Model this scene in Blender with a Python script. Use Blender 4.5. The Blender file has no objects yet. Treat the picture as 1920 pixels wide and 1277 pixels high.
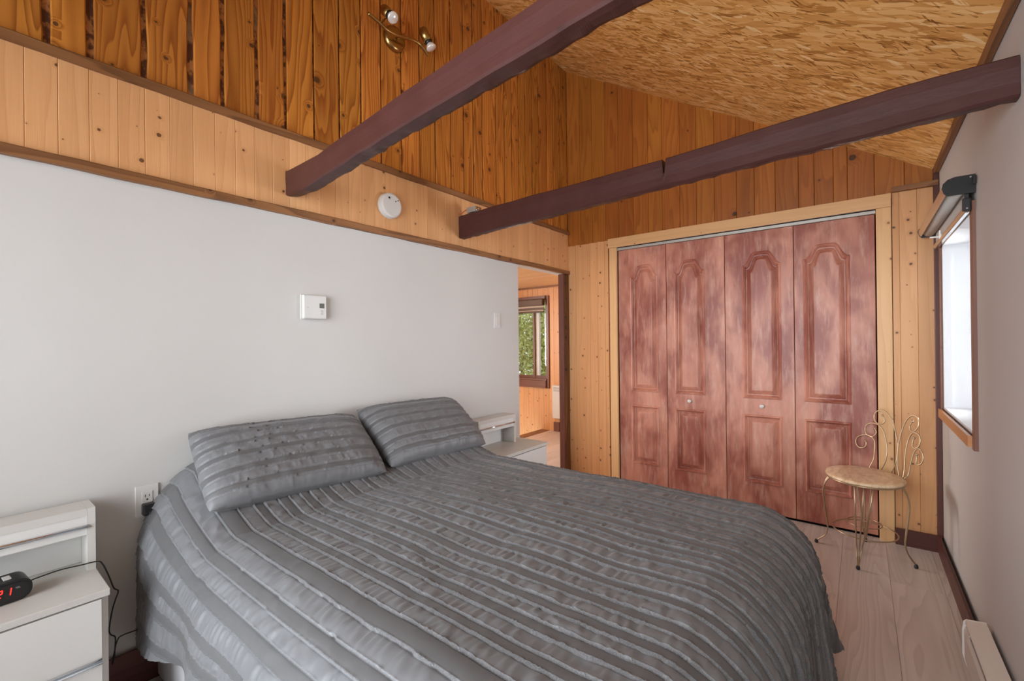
import bpy, bmesh, math, random
import numpy as np
from mathutils import Matrix, Vector
random.seed(7)
rng = np.random.default_rng(11)
sc = bpy.context.scene
COL = sc.collection
PI = math.pi

# ------------------------------------------------------------------ camera
W = 2.495                       # room width (headboard wall y=0, window wall y=-W)
HB, HR = 3.764, 2.233           # ceiling height at headboard wall / window wall
XN = -4.6                       # wall behind the camera
yaw, pitch, roll = 0.6651, 0.0016, -0.0110
fw = Vector((math.cos(yaw)*math.cos(pitch), math.sin(yaw)*math.cos(pitch), math.sin(pitch)))
rt = Vector((math.sin(yaw), -math.cos(yaw), 0)); up = rt.cross(fw)
r2 = rt*math.cos(roll)+up*math.sin(roll); u2 = -rt*math.sin(roll)+up*math.cos(roll)
cam = bpy.data.cameras.new('camera'); co = bpy.data.objects.new('camera', cam); COL.objects.link(co)
m = Matrix((r2, u2, -fw)).transposed().to_4x4(); m.translation = (-3.5709, -2.1291, 1.2510)
co.matrix_world = m
cam.sensor_fit = 'HORIZONTAL'; cam.sensor_width = 36.0; cam.lens = 36.0*834.12/1920; cam.clip_start = 0.02
sc.camera = co

# ------------------------------------------------------------------ world, daylight, exposure
wd = bpy.data.worlds.new('overcast_sky'); sc.world = wd; wd.use_nodes = True
bg = wd.node_tree.nodes['Background']; bg.inputs[0].default_value = (0.86, 0.93, 1.0, 1); bg.inputs[1].default_value = 1.3
def area(name, loc, rot, sx, sy, power, col=(1, 1, 1)):
    l = bpy.data.lights.new(name, 'AREA'); l.shape = 'RECTANGLE'; l.size = sx; l.size_y = sy; l.energy = power; l.color = col
    o = bpy.data.objects.new(name, l); COL.objects.link(o); o.location = loc; o.rotation_euler = rot
    return o
# daylight entering by the window beside the closet and by the big window behind the camera; hall lamp is an added fill
area('daylight_window_right', (0.12, -W-0.70, 1.45), (PI/2, 0, 0), 0.9, 1.7, 120, (0.90, 0.95, 1.0))
area('daylight_window_near', (XN-0.16, -1.25, 1.45), (PI/2, 0, -PI/2), 2.0, 1.9, 92, (0.90, 0.955, 1.0))
area('fill_hall', (-0.66, 2.92, 1.35), (-PI/2, 0, 0), 0.9, 1.2, 62, (1.0, 0.98, 0.95))  # added to brighten the next room, outside an unseen opening in its end wall
vs = sc.view_settings
vs.view_transform = 'Standard'; vs.look = 'None'; vs.gamma = 1; vs.use_curve_mapping = False; vs.exposure = 0.66

# ------------------------------------------------------------------ node helpers
class NT:
    def __init__(s, name):
        s.m = bpy.data.materials.new(name); s.m.use_nodes = True
        s.t = s.m.node_tree; s.t.nodes.clear()
        s.out = s.n('ShaderNodeOutputMaterial'); s.b = s.n('ShaderNodeBsdfPrincipled')
        s.l(s.b.outputs[0], s.out.inputs[0])
    def n(s, t, **k):
        x = s.t.nodes.new(t)
        for a, v in k.items(): setattr(x, a, v)
        return x
    def l(s, a, b): s.t.links.new(a, b)
    def put(s, sock, v):
        if hasattr(v, 'is_output'): s.l(v, sock)
        else: sock.default_value = v
    def math(s, op, a, b=0.0, c=0.0):
        x = s.n('ShaderNodeMath', operation=op); s.put(x.inputs[0], a); s.put(x.inputs[1], b); s.put(x.inputs[2], c); return x.outputs[0]
    def vmath(s, op, a, b):
        x = s.n('ShaderNodeVectorMath', operation=op); s.put(x.inputs[0], a); s.put(x.inputs[1], b); return x.outputs[0]
    def mix(s, f, a, b, bt='MIX'):
        x = s.n('ShaderNodeMix', data_type='RGBA', blend_type=bt)
        s.put(x.inputs[0], f); s.put(x.inputs[6], a if hasattr(a, 'is_output') else (*a, 1)); s.put(x.inputs[7], b if hasattr(b, 'is_output') else (*b, 1)); return x.outputs[2]
    def smooth(s, v, lo, hi, a=0.0, b=1.0):
        x = s.n('ShaderNodeMapRange', interpolation_type='SMOOTHSTEP'); s.put(x.inputs[0], v)
        x.inputs[1].default_value = lo; x.inputs[2].default_value = hi; x.inputs[3].default_value = a; x.inputs[4].default_value = b; return x.outputs[0]
    def noise(s, vec, scale=1, detail=2, rough=.5, dist=0):
        x = s.n('ShaderNodeTexNoise'); s.l(vec, x.inputs['Vector']); x.inputs['Scale'].default_value = scale
        x.inputs['Detail'].default_value = detail; x.inputs['Roughness'].default_value = rough; x.inputs['Distortion'].default_value = dist; return x.outputs[0]
    def voro(s, vec, scale):
        x = s.n('ShaderNodeTexVoronoi'); s.l(vec, x.inputs['Vector']); x.inputs['Scale'].default_value = scale; return x
    def coords(s):                      # object coordinates shifted by a random amount for each object
        tc = s.n('ShaderNodeTexCoord'); oi = s.n('ShaderNodeObjectInfo'); r = oi.outputs['Random']
        cb = s.n('ShaderNodeCombineXYZ')
        s.l(s.math('MULTIPLY', r, 37.0), cb.inputs[0]); s.l(s.math('MULTIPLY', r, 91.0), cb.inputs[1]); s.l(s.math('MULTIPLY', r, 53.0), cb.inputs[2])
        return s.vmath('ADD', tc.outputs['Object'], cb.outputs[0]), r
    def scale(s, v, sv): return s.vmath('MULTIPLY', v, sv)
    def sep(s, v):
        x = s.n('ShaderNodeSeparateXYZ'); s.l(v, x.inputs[0]); return x.outputs
    def bump(s, h, strength=.3, dist=.002):
        x = s.n('ShaderNodeBump'); x.inputs['Strength'].default_value = strength; x.inputs['Distance'].default_value = dist
        s.l(h, x.inputs['Height']); s.l(x.outputs[0], s.b.inputs['Normal'])
    def set(s, **k):
        for a, v in k.items(): s.put(s.b.inputs[a.replace('_', ' ')], v if not isinstance(v, tuple) or len(v) == 4 else (*v, 1))

def plain(name, col, rough=.5, metal=0, var=.06, scale=40, bump=.1, spec=.5, coat=0):
    t = NT(name); v, r = t.coords(); n = t.noise(v, scale, 3)
    c2 = tuple(x*(1-var) for x in col); t.set(Base_Color=t.mix(n, c2, tuple(min(1, x*(1+var)) for x in col)))
    t.set(Roughness=rough, Metallic=metal); t.b.inputs['Specular IOR Level'].default_value = spec
    t.b.inputs['Coat Weight'].default_value = coat
    if bump: t.bump(n, bump, .001)
    return t.m

def pine(name, light, dark, knot, kscale=7.0, kprob=.45, ksize=.012, rings=13.0, contrast=.75, rough=.45, vary=.25, hue=.0, spec=.4):
    t = NT(name); v, r = t.coords()
    flat = t.scale(v, (1, .35, 1))
    cq = t.n('ShaderNodeCombineXYZ'); sp_ = t.sep(v); t.l(sp_[0], cq.inputs[0]); t.l(sp_[2], cq.inputs[1])
    vo = t.voro(cq.outputs[0], kscale); vo.voronoi_dimensions = '2D'
    cs = t.sep(vo.outputs['Color'])
    warp = t.noise(flat, 60, 2)
    d = t.math('DIVIDE', vo.outputs['Distance'], kscale)
    d = t.math('ADD', d, t.math('MULTIPLY', t.math('SUBTRACT', warp, .5), .006))
    have = t.math('LESS_THAN', cs[0], kprob)
    size = t.math('MULTIPLY', t.math('ADD', t.math('MULTIPLY', cs[1], cs[1]), .25), ksize)
    rel = t.math('DIVIDE', d, size)
    core = t.math('MULTIPLY', have, t.smooth(rel, .75, 1.05, 1, 0))
    halo = t.math('MULTIPLY', have, t.smooth(rel, .8, 3.2, 1, 0))
    # flat-sawn figure: contour lines of a stretched noise, pushed aside by the knots
    n1 = t.noise(t.scale(v, (7, .4, .55)), 1, 2, .45)
    x = t.sep(v)[0]
    h = t.math('ADD', t.math('MULTIPLY', n1, rings), t.math('MULTIPLY', x, 22.0))
    h = t.math('ADD', h, t.math('MULTIPLY', halo, 1.6))
    h = t.math('ADD', h, t.math('MULTIPLY', t.noise(t.scale(v, (40, 2, 3)), 1, 2), .35))
    fr = t.math('FRACT', h)
    ring = t.math('MULTIPLY', t.math('POWER', fr, 1.7), t.smooth(fr, .9, 1.0, 1, 0))
    fib = t.noise(t.scale(v, (260, 20, 7)), 1, 3)
    tone = t.noise(t.scale(v, (5, 1, .8)), 1, 2)
    c = t.mix(t.math('MULTIPLY', ring, contrast), light, dark)
    c = t.mix(t.smooth(tone, .35, .75, 0, .35), c, dark)
    c = t.mix(t.math('MULTIPLY', fib, .28), c, tuple(q*.62 for q in light), 'MULTIPLY') if False else t.mix(t.math('MULTIPLY', t.math('SUBTRACT', fib, .3), .35), c, dark)
    c = t.mix(t.math('MULTIPLY', halo, .38), c, dark)
    c = t.mix(t.math('MULTIPLY', core, .9), c, knot)
    hs = t.n('ShaderNodeHueSaturation'); t.l(c, hs.inputs['Color'])
    rr = t.math('FRACT', t.math('MULTIPLY', r, 17.3))
    t.l(t.math('ADD', 1-vary*.5, t.math('MULTIPLY', rr, vary)), hs.inputs['Value'])
    hs.inputs['Hue'].default_value = .5
    t.l(t.math('ADD', .5-hue*.5, t.math('MULTIPLY', r, hue)), hs.inputs['Hue'])
    t.set(Base_Color=hs.outputs[0], Roughness=rough); t.b.inputs['Specular IOR Level'].default_value = spec
    t.bump(t.math('ADD', ring, t.math('ADD', fib, t.math('MULTIPLY', core, -1.0))), .18, .0015)
    return t.m

def painted_wall(name, col):
    t = NT(name); v, r = t.coords()
    big = t.noise(v, 1.3, 3); fine = t.noise(v, 120, 3)
    t.set(Base_Color=t.mix(t.smooth(big, .3, .7), tuple(x*.95 for x in col), col), Roughness=.62)
    t.b.inputs['Specular IOR Level'].default_value = .3
    t.bump(t.math('ADD', t.math('MULTIPLY', fine, .3), big), .10, .004)
    return t.m

def osb(name):
    t = NT(name); v, r = t.coords()
    val = None; wv = t.noise(v, 14, 2)
    vw = t.vmath('ADD', v, t.scale(t.n_color(v), (.02, .02, .02))) if hasattr(t, 'n_color') else v
    for k, (ang, sx, sz) in enumerate(((.12, 30, 7), (.65, 34, 9), (-.5, 36, 8), (.25, 60, 16), (-.2, 44, 10))):
        mp = t.n('ShaderNodeMapping'); t.l(vw, mp.inputs[0]); mp.inputs['Rotation'].default_value = (0, ang, 0); mp.inputs['Location'].default_value = (k*3.1, k*7.7, k*1.3)
        vv = t.scale(mp.outputs[0], (sx, .01, sz))
        ds = t.n('ShaderNodeTexNoise'); t.l(vv, ds.inputs['Vector']); ds.inputs['Scale'].default_value = 1.3
        vv = t.vmath('ADD', vv, t.scale(ds.outputs[1], (.8, 0, .8)))
        vo = t.voro(vv, 1.0); vo.inputs['Randomness'].default_value = 1
        c = t.sep(vo.outputs['Color'])
        fibre = t.noise(t.scale(mp.outputs[0], (420, .01, 14)), 1, 2)
        a = t.math('ADD', t.math('MULTIPLY', c[0], .75), t.math('MULTIPLY', fibre, .3))
        if val is None: val = a; hgt = c[1]
        else:
            f = t.math('GREATER_THAN', c[1], .52)
            mx = t.n('ShaderNodeMix', data_type='FLOAT'); t.l(f, mx.inputs[0]); t.l(val, mx.inputs[2]); t.l(a, mx.inputs[3]); val = mx.outputs[0]
            mx2 = t.n('ShaderNodeMix', data_type='FLOAT'); t.l(f, mx2.inputs[0]); t.l(hgt, mx2.inputs[2]); t.l(c[2], mx2.inputs[3]); hgt = mx2.outputs[0]
    for ang, sx, sz, thr, dv in ((.5, 36, 11, .93, .55), (-.35, 40, 12, .95, .5), (.15, 120, 17, .90, -.55), (.9, 110, 18, .93, -.5)):
        mp = t.n('ShaderNodeMapping'); t.l(v, mp.inputs[0]); mp.inputs['Rotation'].default_value = (0, ang, 0); mp.inputs['Location'].default_value = (ang*9, 3, ang*5)
        vo = t.voro(t.scale(mp.outputs[0], (sx, .01, sz)), 1.0); c = t.sep(vo.outputs['Color'])
        f = t.math('MULTIPLY', t.math('GREATER_THAN', c[0], thr), t.smooth(vo.outputs['Distance'], .38, .48, 1, 0))
        val = t.math('ADD', val, t.math('MULTIPLY', f, dv))
    cr = t.n('ShaderNodeValToRGB'); e = cr.color_ramp.elements
    e[0].position = .05; e[0].color = (.24, .095, .018, 1); e[1].position = 1; e[1].color = (.92, .66, .34, 1)
    q = e.new(.22); q.color = (.56, .26, .062, 1); q = e.new(.55); q.color = (.78, .42, .13, 1); q = e.new(.84); q.color = (.87, .53, .21, 1)
    t.l(val, cr.inputs[0]); t.set(Base_Color=cr.outputs[0], Roughness=.5)
    t.b.inputs['Specular IOR Level'].default_value = .3
    t.bump(hgt, .3, .002)
    return t.m

def door_stain(name):
    t = NT(name); v, r = t.coords()
    big = t.noise(t.scale(v, (1, 1, .55)), 3.6, 3, .6, .4)
    mid = t.noise(t.scale(v, (5, 5, 1.4)), 3, 3, .6)
    g = t.noise(t.scale(v, (150, 30, 5)), 1, 4, .65)
    c = t.mix(t.smooth(big, .36, .66), (.55, .235, .160), (.28, .072, .047))
    c = t.mix(t.smooth(mid, .55, .8, 0, .6), c, (.19, .040, .028))
    c = t.mix(t.smooth(mid, .2, .45, .5, 0), c, (.64, .37, .285))
    c = t.mix(t.smooth(g, .45, .8, 0, .45), c, (.70, .45, .355))
    c = t.mix(t.smooth(g, .2, .42, .35, 0), c, (.13, .03, .022))
    t.set(Base_Color=c, Roughness=.42); t.bump(g, .25, .0015)
    return t.m

def beam_paint(name):
    t = NT(name); v, r = t.coords()
    n = t.noise(v, 9, 4); f = t.noise(t.scale(v, (60, 6, 60)), 1, 4); ch = t.noise(t.scale(v, (22, 7, 22)), 1, 4, .65)
    c = t.mix(n, (.046, .0140, .0118), (.074, .0255, .0225))
    pl = t.n('ShaderNodeAttribute', attribute_name='peel'); pk = t.noise(t.scale(v, (70, 22, 70)), 1, 4, .7)
    c = t.mix(t.smooth(ch, .64, .72, 0, .5), c, (.020, .007, .006))
    c = t.mix(t.smooth(t.math('ADD', t.math('MULTIPLY', pl.outputs['Fac'], .5), pk), .88, .98, 0, .9), c, (.50, .45, .38))
    t.set(Base_Color=c, Roughness=.46); t.b.inputs['Specular IOR Level'].default_value = .32
    t.bump(t.math('ADD', t.math('MULTIPLY', f, .5), t.math('ADD', n, ch)), .3, .004)
    return t.m

def quilt_cloth(name):
    t = NT(name); v, r = t.coords()
    at = t.n('ShaderNodeAttribute', attribute_name='strip'); sm = t.n('ShaderNodeAttribute', attribute_name='seam')
    n = t.noise(v, 7, 3); f = t.noise(v, 420, 2)
    c = t.mix(at.outputs['Fac'], (.110, .109, .113), (.168, .170, .180))  # sheen difference between plain and gathered strips is put into the base colour
    c = t.mix(t.math('MULTIPLY', n, .35), c, (.07, .068, .068))
    c = t.mix(t.math('MULTIPLY', sm.outputs['Fac'], t.smooth(f, .45, .62, 0, .55)), c, (.26, .26, .27))
    t.set(Base_Color=c)
    t.l(t.math('ADD', .56, t.math('MULTIPLY', at.outputs['Fac'], -.05)), t.b.inputs['Roughness'])
    t.b.inputs['Sheen Weight'].default_value = .15; t.b.inputs['Sheen Roughness'].default_value = .4
    t.b.inputs['Specular IOR Level'].default_value = .50
    t.bump(f, .10, .001)
    return t.m

def bark(name):
    t = NT(name); v, r = t.coords()
    a = t.noise(t.scale(v, (30, 5, 22)), 1, 4, .6); b = t.noise(v, 6, 3)
    c = t.mix(t.smooth(a, .42, .56), (.46, .20, .065), (.10, .034, .016))
    c = t.mix(t.smooth(b, .55, .68, 0, .8), c, (.33, .24, .15))
    t.set(Base_Color=c, Roughness=.8); t.bump(a, .8, .006)
    return t.m

def glass(name):
    t = NT(name); tr = t.n('ShaderNodeBsdfTransparent'); gl = t.n('ShaderNodeBsdfGlossy'); gl.inputs['Roughness'].default_value = .02
    fz = t.n('ShaderNodeFresnel'); fz.inputs[0].default_value = 1.45; mx = t.n('ShaderNodeMixShader')
    t.l(fz.outputs[0], mx.inputs[0]); t.l(tr.outputs[0], mx.inputs[1]); t.l(gl.outputs[0], mx.inputs[2]); t.l(mx.outputs[0], t.out.inputs[0])
    return t.m

def emit(name, col, s):
    t = NT(name); t.set(Base_Color=(.02, .0, .0), Emission_Color=col); t.b.inputs['Emission Strength'].default_value = s; return t.m

def leafmat(name, a, b):
    t = NT(name); v, r = t.coords(); n = t.noise(v, 3, 3); n2 = t.noise(v, 40, 1)
    c = t.mix(t.smooth(n, .35, .65), a, b); c = t.mix(t.smooth(n2, .4, .7, 0, .6), c, (.50, .48, .15))
    t.set(Base_Color=c, Roughness=.6); t.b.inputs['Transmission Weight'].default_value = 0
    return t.m

def marble(name):
    t = NT(name); v, r = t.coords(); n = t.noise(t.scale(v, (16, 40, 16)), 1, 4, .65, .8)
    c = t.mix(t.smooth(n, .35, .7), (.78, .58, .38), (.56, .36, .20)); t.set(Base_Color=c, Roughness=.3); return t.m

M = dict(
    white=painted_wall('white_wall_paint', (.60, .588, .572)), right=painted_wall('bounce_shaded_white_paint', (.54, .505, .48)),  # window wall: white paint with its dim, warm bounce light put into the colour
    dark_pine=pine('varnished_orange_pine', (.58, .225, .040), (.24, .060, .008), (.065, .028, .014), kscale=6.5, kprob=.50, ksize=.0145, rings=18, contrast=1.0, rough=.34, vary=.26, hue=.008),
    far_pine=pine('varnished_brown_pine', (.42, .145, .024), (.21, .055, .008), (.050, .018, .008), kscale=5.0, kprob=.28, ksize=.017, rings=11, contrast=.6, rough=.36, vary=.30, hue=.008),
    light_pine=pine('light_pine_boards', (.71, .385, .180), (.51, .230, .082), (.09, .036, .018), kscale=11.0, kprob=.50, ksize=.0072, rings=6, contrast=.32, rough=.42, vary=.10),
    trim_pine=pine('clear_pine_trim', (.74, .455, .225), (.56, .29, .115), (.25, .11, .045), kscale=9, kprob=.2, ksize=.008, rings=6, contrast=.32, rough=.38, vary=.06),
    brown_trim=pine('brown_stained_trim', (.30, .135, .052), (.11, .042, .016), (.030, .012, .006), kscale=7, kprob=.25, rings=9, contrast=.8, rough=.5, vary=.12),
    red_trim=pine('red_brown_trim', (.115, .036, .026), (.055, .016, .012), (.03, .01, .008), kscale=7, kprob=.15, rings=6, contrast=.5, rough=.45, vary=.1),
    casing=pine('brown_window_casing', (.20, .085, .055), (.115, .045, .03), (.05, .02, .012), kprob=.1, rings=5, contrast=.4, rough=.35, vary=.06),
    sill=pine('orange_wood_stool', (.48, .21, .085), (.34, .13, .05), (.1, .04, .02), kprob=.05, rings=5, contrast=.4, rough=.35, vary=.05),
    scorched=pine('scorched_jamb_wood', (.20, .075, .018), (.028, .010, .006), (.02, .008, .005), kscale=10, kprob=.5, ksize=.02, rings=10, contrast=.95, rough=.5, vary=.1),
    floor=pine('grey_oak_laminate', (.67, .595, .560), (.42, .355, .325), (.26, .20, .175), kscale=3.0, kprob=.12, ksize=.02, rings=15, contrast=.55, rough=.38, vary=.10),
    osb=osb('oriented_strand_board'), door=door_stain('streaky_red_stain'), beam=beam_paint('plum_beam_paint'), bark=bark('bark_gaps'),
    quilt=quilt_cloth('grey_ruffled_cotton'), glass=glass('window_glass'),
    sheet=plain('white_damask_sheet', (.62, .62, .64), .6, var=.18, scale=25), lam=plain('white_laminate', (.70, .69, .67), .35, var=.01, bump=0),
    lamgrey=plain('warm_white_laminate_edge', (.60, .58, .545), .38, var=.01, bump=0), plastic=plain('white_plastic', (.64, .63, .615), .4, var=.01, bump=0),
    chrome=plain('chrome', (.75, .76, .78), .12, 1, var=.02, bump=0), brass=plain('antique_brass', (.42, .27, .10), .28, 1, var=.12, bump=0),
    gold=plain('bronze_gold_wire', (.44, .32, .20), .34, .8, var=.1, bump=0), black=plain('black_plastic', (.012, .012, .013), .35, bump=0),
    rubber=plain('black_rubber', (.015, .015, .015), .6, bump=0), vinyl=plain('white_vinyl', (.72, .73, .75), .4, var=.01, bump=0),
    blind=plain('taupe_blind_fabric', (.46, .43, .40), .8, var=.05), blindwood=plain('bronze_blind_rail', (.55, .34, .19), .35, .2, var=.05, bump=0),
    darkblind=plain('dark_brown_blind', (.10, .055, .03), .5, var=.1, bump=0), sheer=plain('pale_blind_band', (.50, .44, .36), .8, bump=0),
    lcd=plain('olive_lcd', (.055, .05, .032), .3, bump=0), red_led=emit('red_led', (1.0, .02, .015), 2.2), grey=plain('grey_print', (.28, .28, .28), .5, bump=0),
    heater=plain('almond_heater_enamel', (.66, .60, .55), .38, var=.01, bump=0), steel=plain('galvanised_steel', (.42, .42, .40), .45, .7, var=.15),
    redwire=plain('red_wire', (.40, .06, .02), .5, bump=0), bulb=plain('frosted_reflector_bulb', (.82, .80, .78), .18, .35, bump=0),
    seat=marble('tan_marbled_vinyl'), leaf=leafmat('green_leaves', (.20, .28, .07), (.38, .42, .13)), leaf2=leafmat('autumn_leaves', (.42, .38, .13), (.26, .32, .09)),
    trunk=plain('tree_bark', (.12, .09, .065), .9, var=.3), ground=plain('grass_ground', (.12, .16, .05), .9, var=.3, scale=8),
    shadowgap=plain('dark_gap', (.02, .014, .01), .9, bump=0), peel=plain('peeled_pale_paint', (.42, .37, .33), .5, var=.25, scale=60),
    metal=plain('grey_door_track', (.50, .48, .44), .4, .4, bump=0), cleatwhite=plain('white_cleat', (.85, .84, .82), .4, bump=0),
)

# ------------------------------------------------------------------ object helpers
def tag(o, label=None, cat=None, group=None, kind=None):
    if label: o['label'] = label
    if cat: o['category'] = cat
    if group: o['group'] = group
    if kind: o['kind'] = kind
    return o
def wloc(p): return p.matrix_basis.translation + (wloc(p.parent) if p.parent else Vector((0, 0, 0)))
def empty(name, loc):
    o = bpy.data.objects.new(name, None); COL.objects.link(o); o.location = loc; o.empty_display_size = .05; return o
def obj(name, vf, mat, parent=None, smooth=False, at=None, attrs=None):
    """links world-space geometry as one mesh object with its origin at its base centre"""
    v, f = vf; v = np.asarray(v, float).reshape(-1, 3)
    lo, hi = v.min(0), v.max(0); o0 = np.array(at) if at is not None else np.array([(lo[0]+hi[0])/2, (lo[1]+hi[1])/2, lo[2]])
    me = bpy.data.meshes.new(name); me.from_pydata((v-o0).tolist(), [], [list(map(int, q)) for q in f]); me.update()
    o = bpy.data.objects.new(name, me); COL.objects.link(o); me.materials.append(M[mat])
    if smooth: me.shade_smooth()
    if attrs:
        for k, a in attrs.items():
            at_ = me.attributes.new(k, 'FLOAT', 'POINT'); at_.data.foreach_set('value', np.asarray(a, np.float32))
    if parent: o.parent = parent; o.location = Vector(o0)-wloc(parent)
    else: o.location = o0
    return o
def fixn(vf):
    bm = bmesh.new(); vs_ = [bm.verts.new(q) for q in vf[0]]
    for f in vf[1]:
        try: bm.faces.new([vs_[i] for i in f])
        except ValueError: pass
    bmesh.ops.recalc_face_normals(bm, faces=bm.faces); bm.verts.index_update()
    r = ([tuple(q.co) for q in bm.verts], [[q.index for q in f.verts] for f in bm.faces]); bm.free(); return r
def join(*vfs):
    V, F = [], []
    for v, f in vfs:
        n = len(V); V += [tuple(q) for q in v]; F += [[i+n for i in q] for q in f]
    return V, F
def box(x0, y0, z0, x1, y1, z1, b=0.0):
    x0, x1 = min(x0, x1), max(x0, x1); y0, y1 = min(y0, y1), max(y0, y1); z0, z1 = min(z0, z1), max(z0, z1)
    if not b:
        v = [(x, y, z) for z in (z0, z1) for y in (y0, y1) for x in (x0, x1)]
        return v, [(0, 2, 3, 1), (4, 5, 7, 6), (0, 1, 5, 4), (2, 6, 7, 3), (0, 4, 6, 2), (1, 3, 7, 5)]
    bm = bmesh.new(); bmesh.ops.create_cube(bm, size=1)
    for q in bm.verts: q.co = Vector(((x0+x1)/2+q.co.x*(x1-x0), (y0+y1)/2+q.co.y*(y1-y0), (z0+z1)/2+q.co.z*(z1-z0)))
    bmesh.ops.bevel(bm, geom=list(bm.edges), offset=b, segments=2, profile=.5, affect='EDGES'); bm.verts.index_update()
    r = ([tuple(q.co) for q in bm.verts], [[q.index for q in f.verts] for f in bm.faces]); bm.free(); return r
def prism(poly, axis, a, b):
    """polygon (2-D) extruded along axis; poly coords are the two other axes in order"""
    n = len(poly); V = []
    for t in (a, b):
        for p in poly:
            q = list(p); q.insert('xyz'.index(axis), t); V.append(tuple(q))
    F = [list(range(n))[::-1], list(range(n, 2*n))]+[[i, (i+1) % n, n+(i+1) % n, n+i] for i in range(n)]
    return fixn((V, F))
def catmull(P, k=6):
    P = [Vector(p) for p in P]; out = []
    for i in range(len(P)-1):
        a, b, c, d = P[max(i-1, 0)], P[i], P[i+1], P[min(i+2, len(P)-1)]
        for j in range(k):
            t = j/k; out.append(.5*((2*b)+(c-a)*t+(2*a-5*b+4*c-d)*t*t+(3*b-a-3*c+d)*t**3))
    return out+[P[-1]]
def tube(P, r, seg=8, k=0, closed=False):
    P = catmull(P, k) if k else [Vector(p) for p in P]
    n = len(P); V, F = [], []; ref = None
    for i, p in enumerate(P):
        d = (P[(i+1) % n]-P[i-1] if closed else P[min(i+1, n-1)]-P[max(i-1, 0)]).normalized()
        if ref is None: ref = d.orthogonal().normalized()
        ref = (ref-d*ref.dot(d)).normalized(); s_ = d.cross(ref); rr = r[i*len(r)//n] if isinstance(r, (list, tuple)) else r
        V += [tuple(p+(ref*math.cos(2*PI*j/seg)+s_*math.sin(2*PI*j/seg))*rr) for j in range(seg)]
    for i in range(n if closed else n-1):
        a, b = i*seg, ((i+1) % n)*seg
        F += [(a+j, a+(j+1) % seg, b+(j+1) % seg, b+j) for j in range(seg)]
    if not closed: F += [list(range(seg))[::-1], list(range((n-1)*seg, n*seg))]
    return V, F
def lathe(prof, c, axis=(0, 0, 1), seg=24):
    """profile of (radius, height) turned about an axis through c"""
    A = Vector(axis).normalized(); X = A.orthogonal().normalized(); Y = A.cross(X); V, F = [], []
    for r, h in prof: V += [tuple(Vector(c)+A*h+(X*math.cos(2*PI*j/seg)+Y*math.sin(2*PI*j/seg))*max(r, 1e-5)) for j in range(seg)]
    for i in range(len(prof)-1):
        a, b = i*seg, (i+1)*seg; F += [(a+j, a+(j+1) % seg, b+(j+1) % seg, b+j) for j in range(seg)]
    F += [list(range(seg))[::-1], list(range((len(prof)-1)*seg, len(prof)*seg))]
    return V, F
def ball(c, r, seg=10): return lathe([(r*math.sin(PI*i/6), -r*math.cos(PI*i/6)) for i in range(7)], c, seg=seg)
def board(name, parent, mat, O, X, Z, w, b0, b1, t0, t1, t, ch=.003, wane=0, nseg=1):
    """one board: local x across its width, local z along its length, local y from the face (0) to the back (t); ends b0,b1 / t0,t1 may slope"""
    X = Vector(X).normalized(); Z = Vector(Z).normalized(); Y = Z.cross(X)
    V, F = [], []; r_ = random.Random(O[0]*131+O[1]*17+w*7)
    ph = [r_.uniform(0, 6.3) for _ in range(8)]
    def wob(z, s): return wane*(math.sin(z*7+ph[s])*.5+math.sin(z*17+ph[s+1])*.3+math.sin(z*37+ph[s+2])*.2)
    for i in range(nseg+1):
        f = i/nseg
        for (x, y) in ((0, t), (w, t), (w, ch), (w-ch, 0), (ch, 0), (0, ch)):
            zb = b0+(b1-b0)*x/w; zt = t0+(t1-t0)*x/w; z = zb+(zt-zb)*f
            e = wob(z, 0)*(1 if x < w/2 else 0)+wob(z, 4)*(1 if x > w/2 else 0)
            if wane: e += (.004 if x < w/2 else -.004)
            V.append((x+e, y, z))
    for i in range(nseg):
        a = i*6; F += [(a+j, a+(j+1) % 6, a+6+(j+1) % 6, a+6+j) for j in range(6)]
    F += [tuple(range(6))[::-1], tuple(range(nseg*6, nseg*6+6))]
    F = [tuple(q)[::-1] for q in F]
    me = bpy.data.meshes.new(name); V, F = fixn((V, F)); me.from_pydata(V, [], F); me.update(); me.materials.append(M[mat])
    o = bpy.data.objects.new(name, me); COL.objects.link(o)
    mw = Matrix((X, Y, Z)).transposed().to_4x4(); mw.translation = O
    o.parent = parent; o.matrix_local = Matrix.Translation(-wloc(parent)) @ mw
    return o
def zc(y): return HB+(HB-HR)/W*y       # ceiling height at y

# ------------------------------------------------------------------ the shell
DL, DR, DH = -.770, -.092, 1.866        # doorway in the headboard wall
wl = obj('wall_left', join(box(XN, .012, 0, DL, .11, DH), box(DR, .012, 0, .1, .045, DH), box(XN, .012, DH, .1, .11, 1.90)), 'white', at=(0, 0, 0))
tag(wl, 'white painted headboard wall with pine boards above it', 'wall', kind='structure')
obj('plaster', box(XN, 0, 0, DL, .012, DH), 'white', wl)
obj('sheathing', box(XN, .016, 2.236, .1, .11, HB+.03), 'bark', wl); obj('sheathing', box(XN, .029, 1.90, .1, .11, 2.236), 'shadowgap', wl)
x = -4.57
while x < -.01:                          # light band boards, 77 mm cover
    w_ = .0775 if x+.0775 < 0 else -x
    if w_ > .01: board('plank', wl, 'light_pine', (x, -.002, 0), (1, 0, 0), (0, 0, 1), w_-.0006, 1.875, 1.875, 2.236, 2.236, .030, .0014)
    x += .0775
ups = [-4.5, -4.36, -4.22, -4.08, -3.94, -3.80, -3.66, -3.52, -3.356, -3.246, -3.097, -2.946, -2.83, -2.693, -2.564, -2.428, -2.289, -2.160, -2.031, -1.888, -1.749, -1.622, -1.484, -1.362, -1.265, -1.169, -1.019, -.915, -.824, -.735, -.647, -.55, -.455, -.332, -.229, -.122, .0075]
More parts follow.
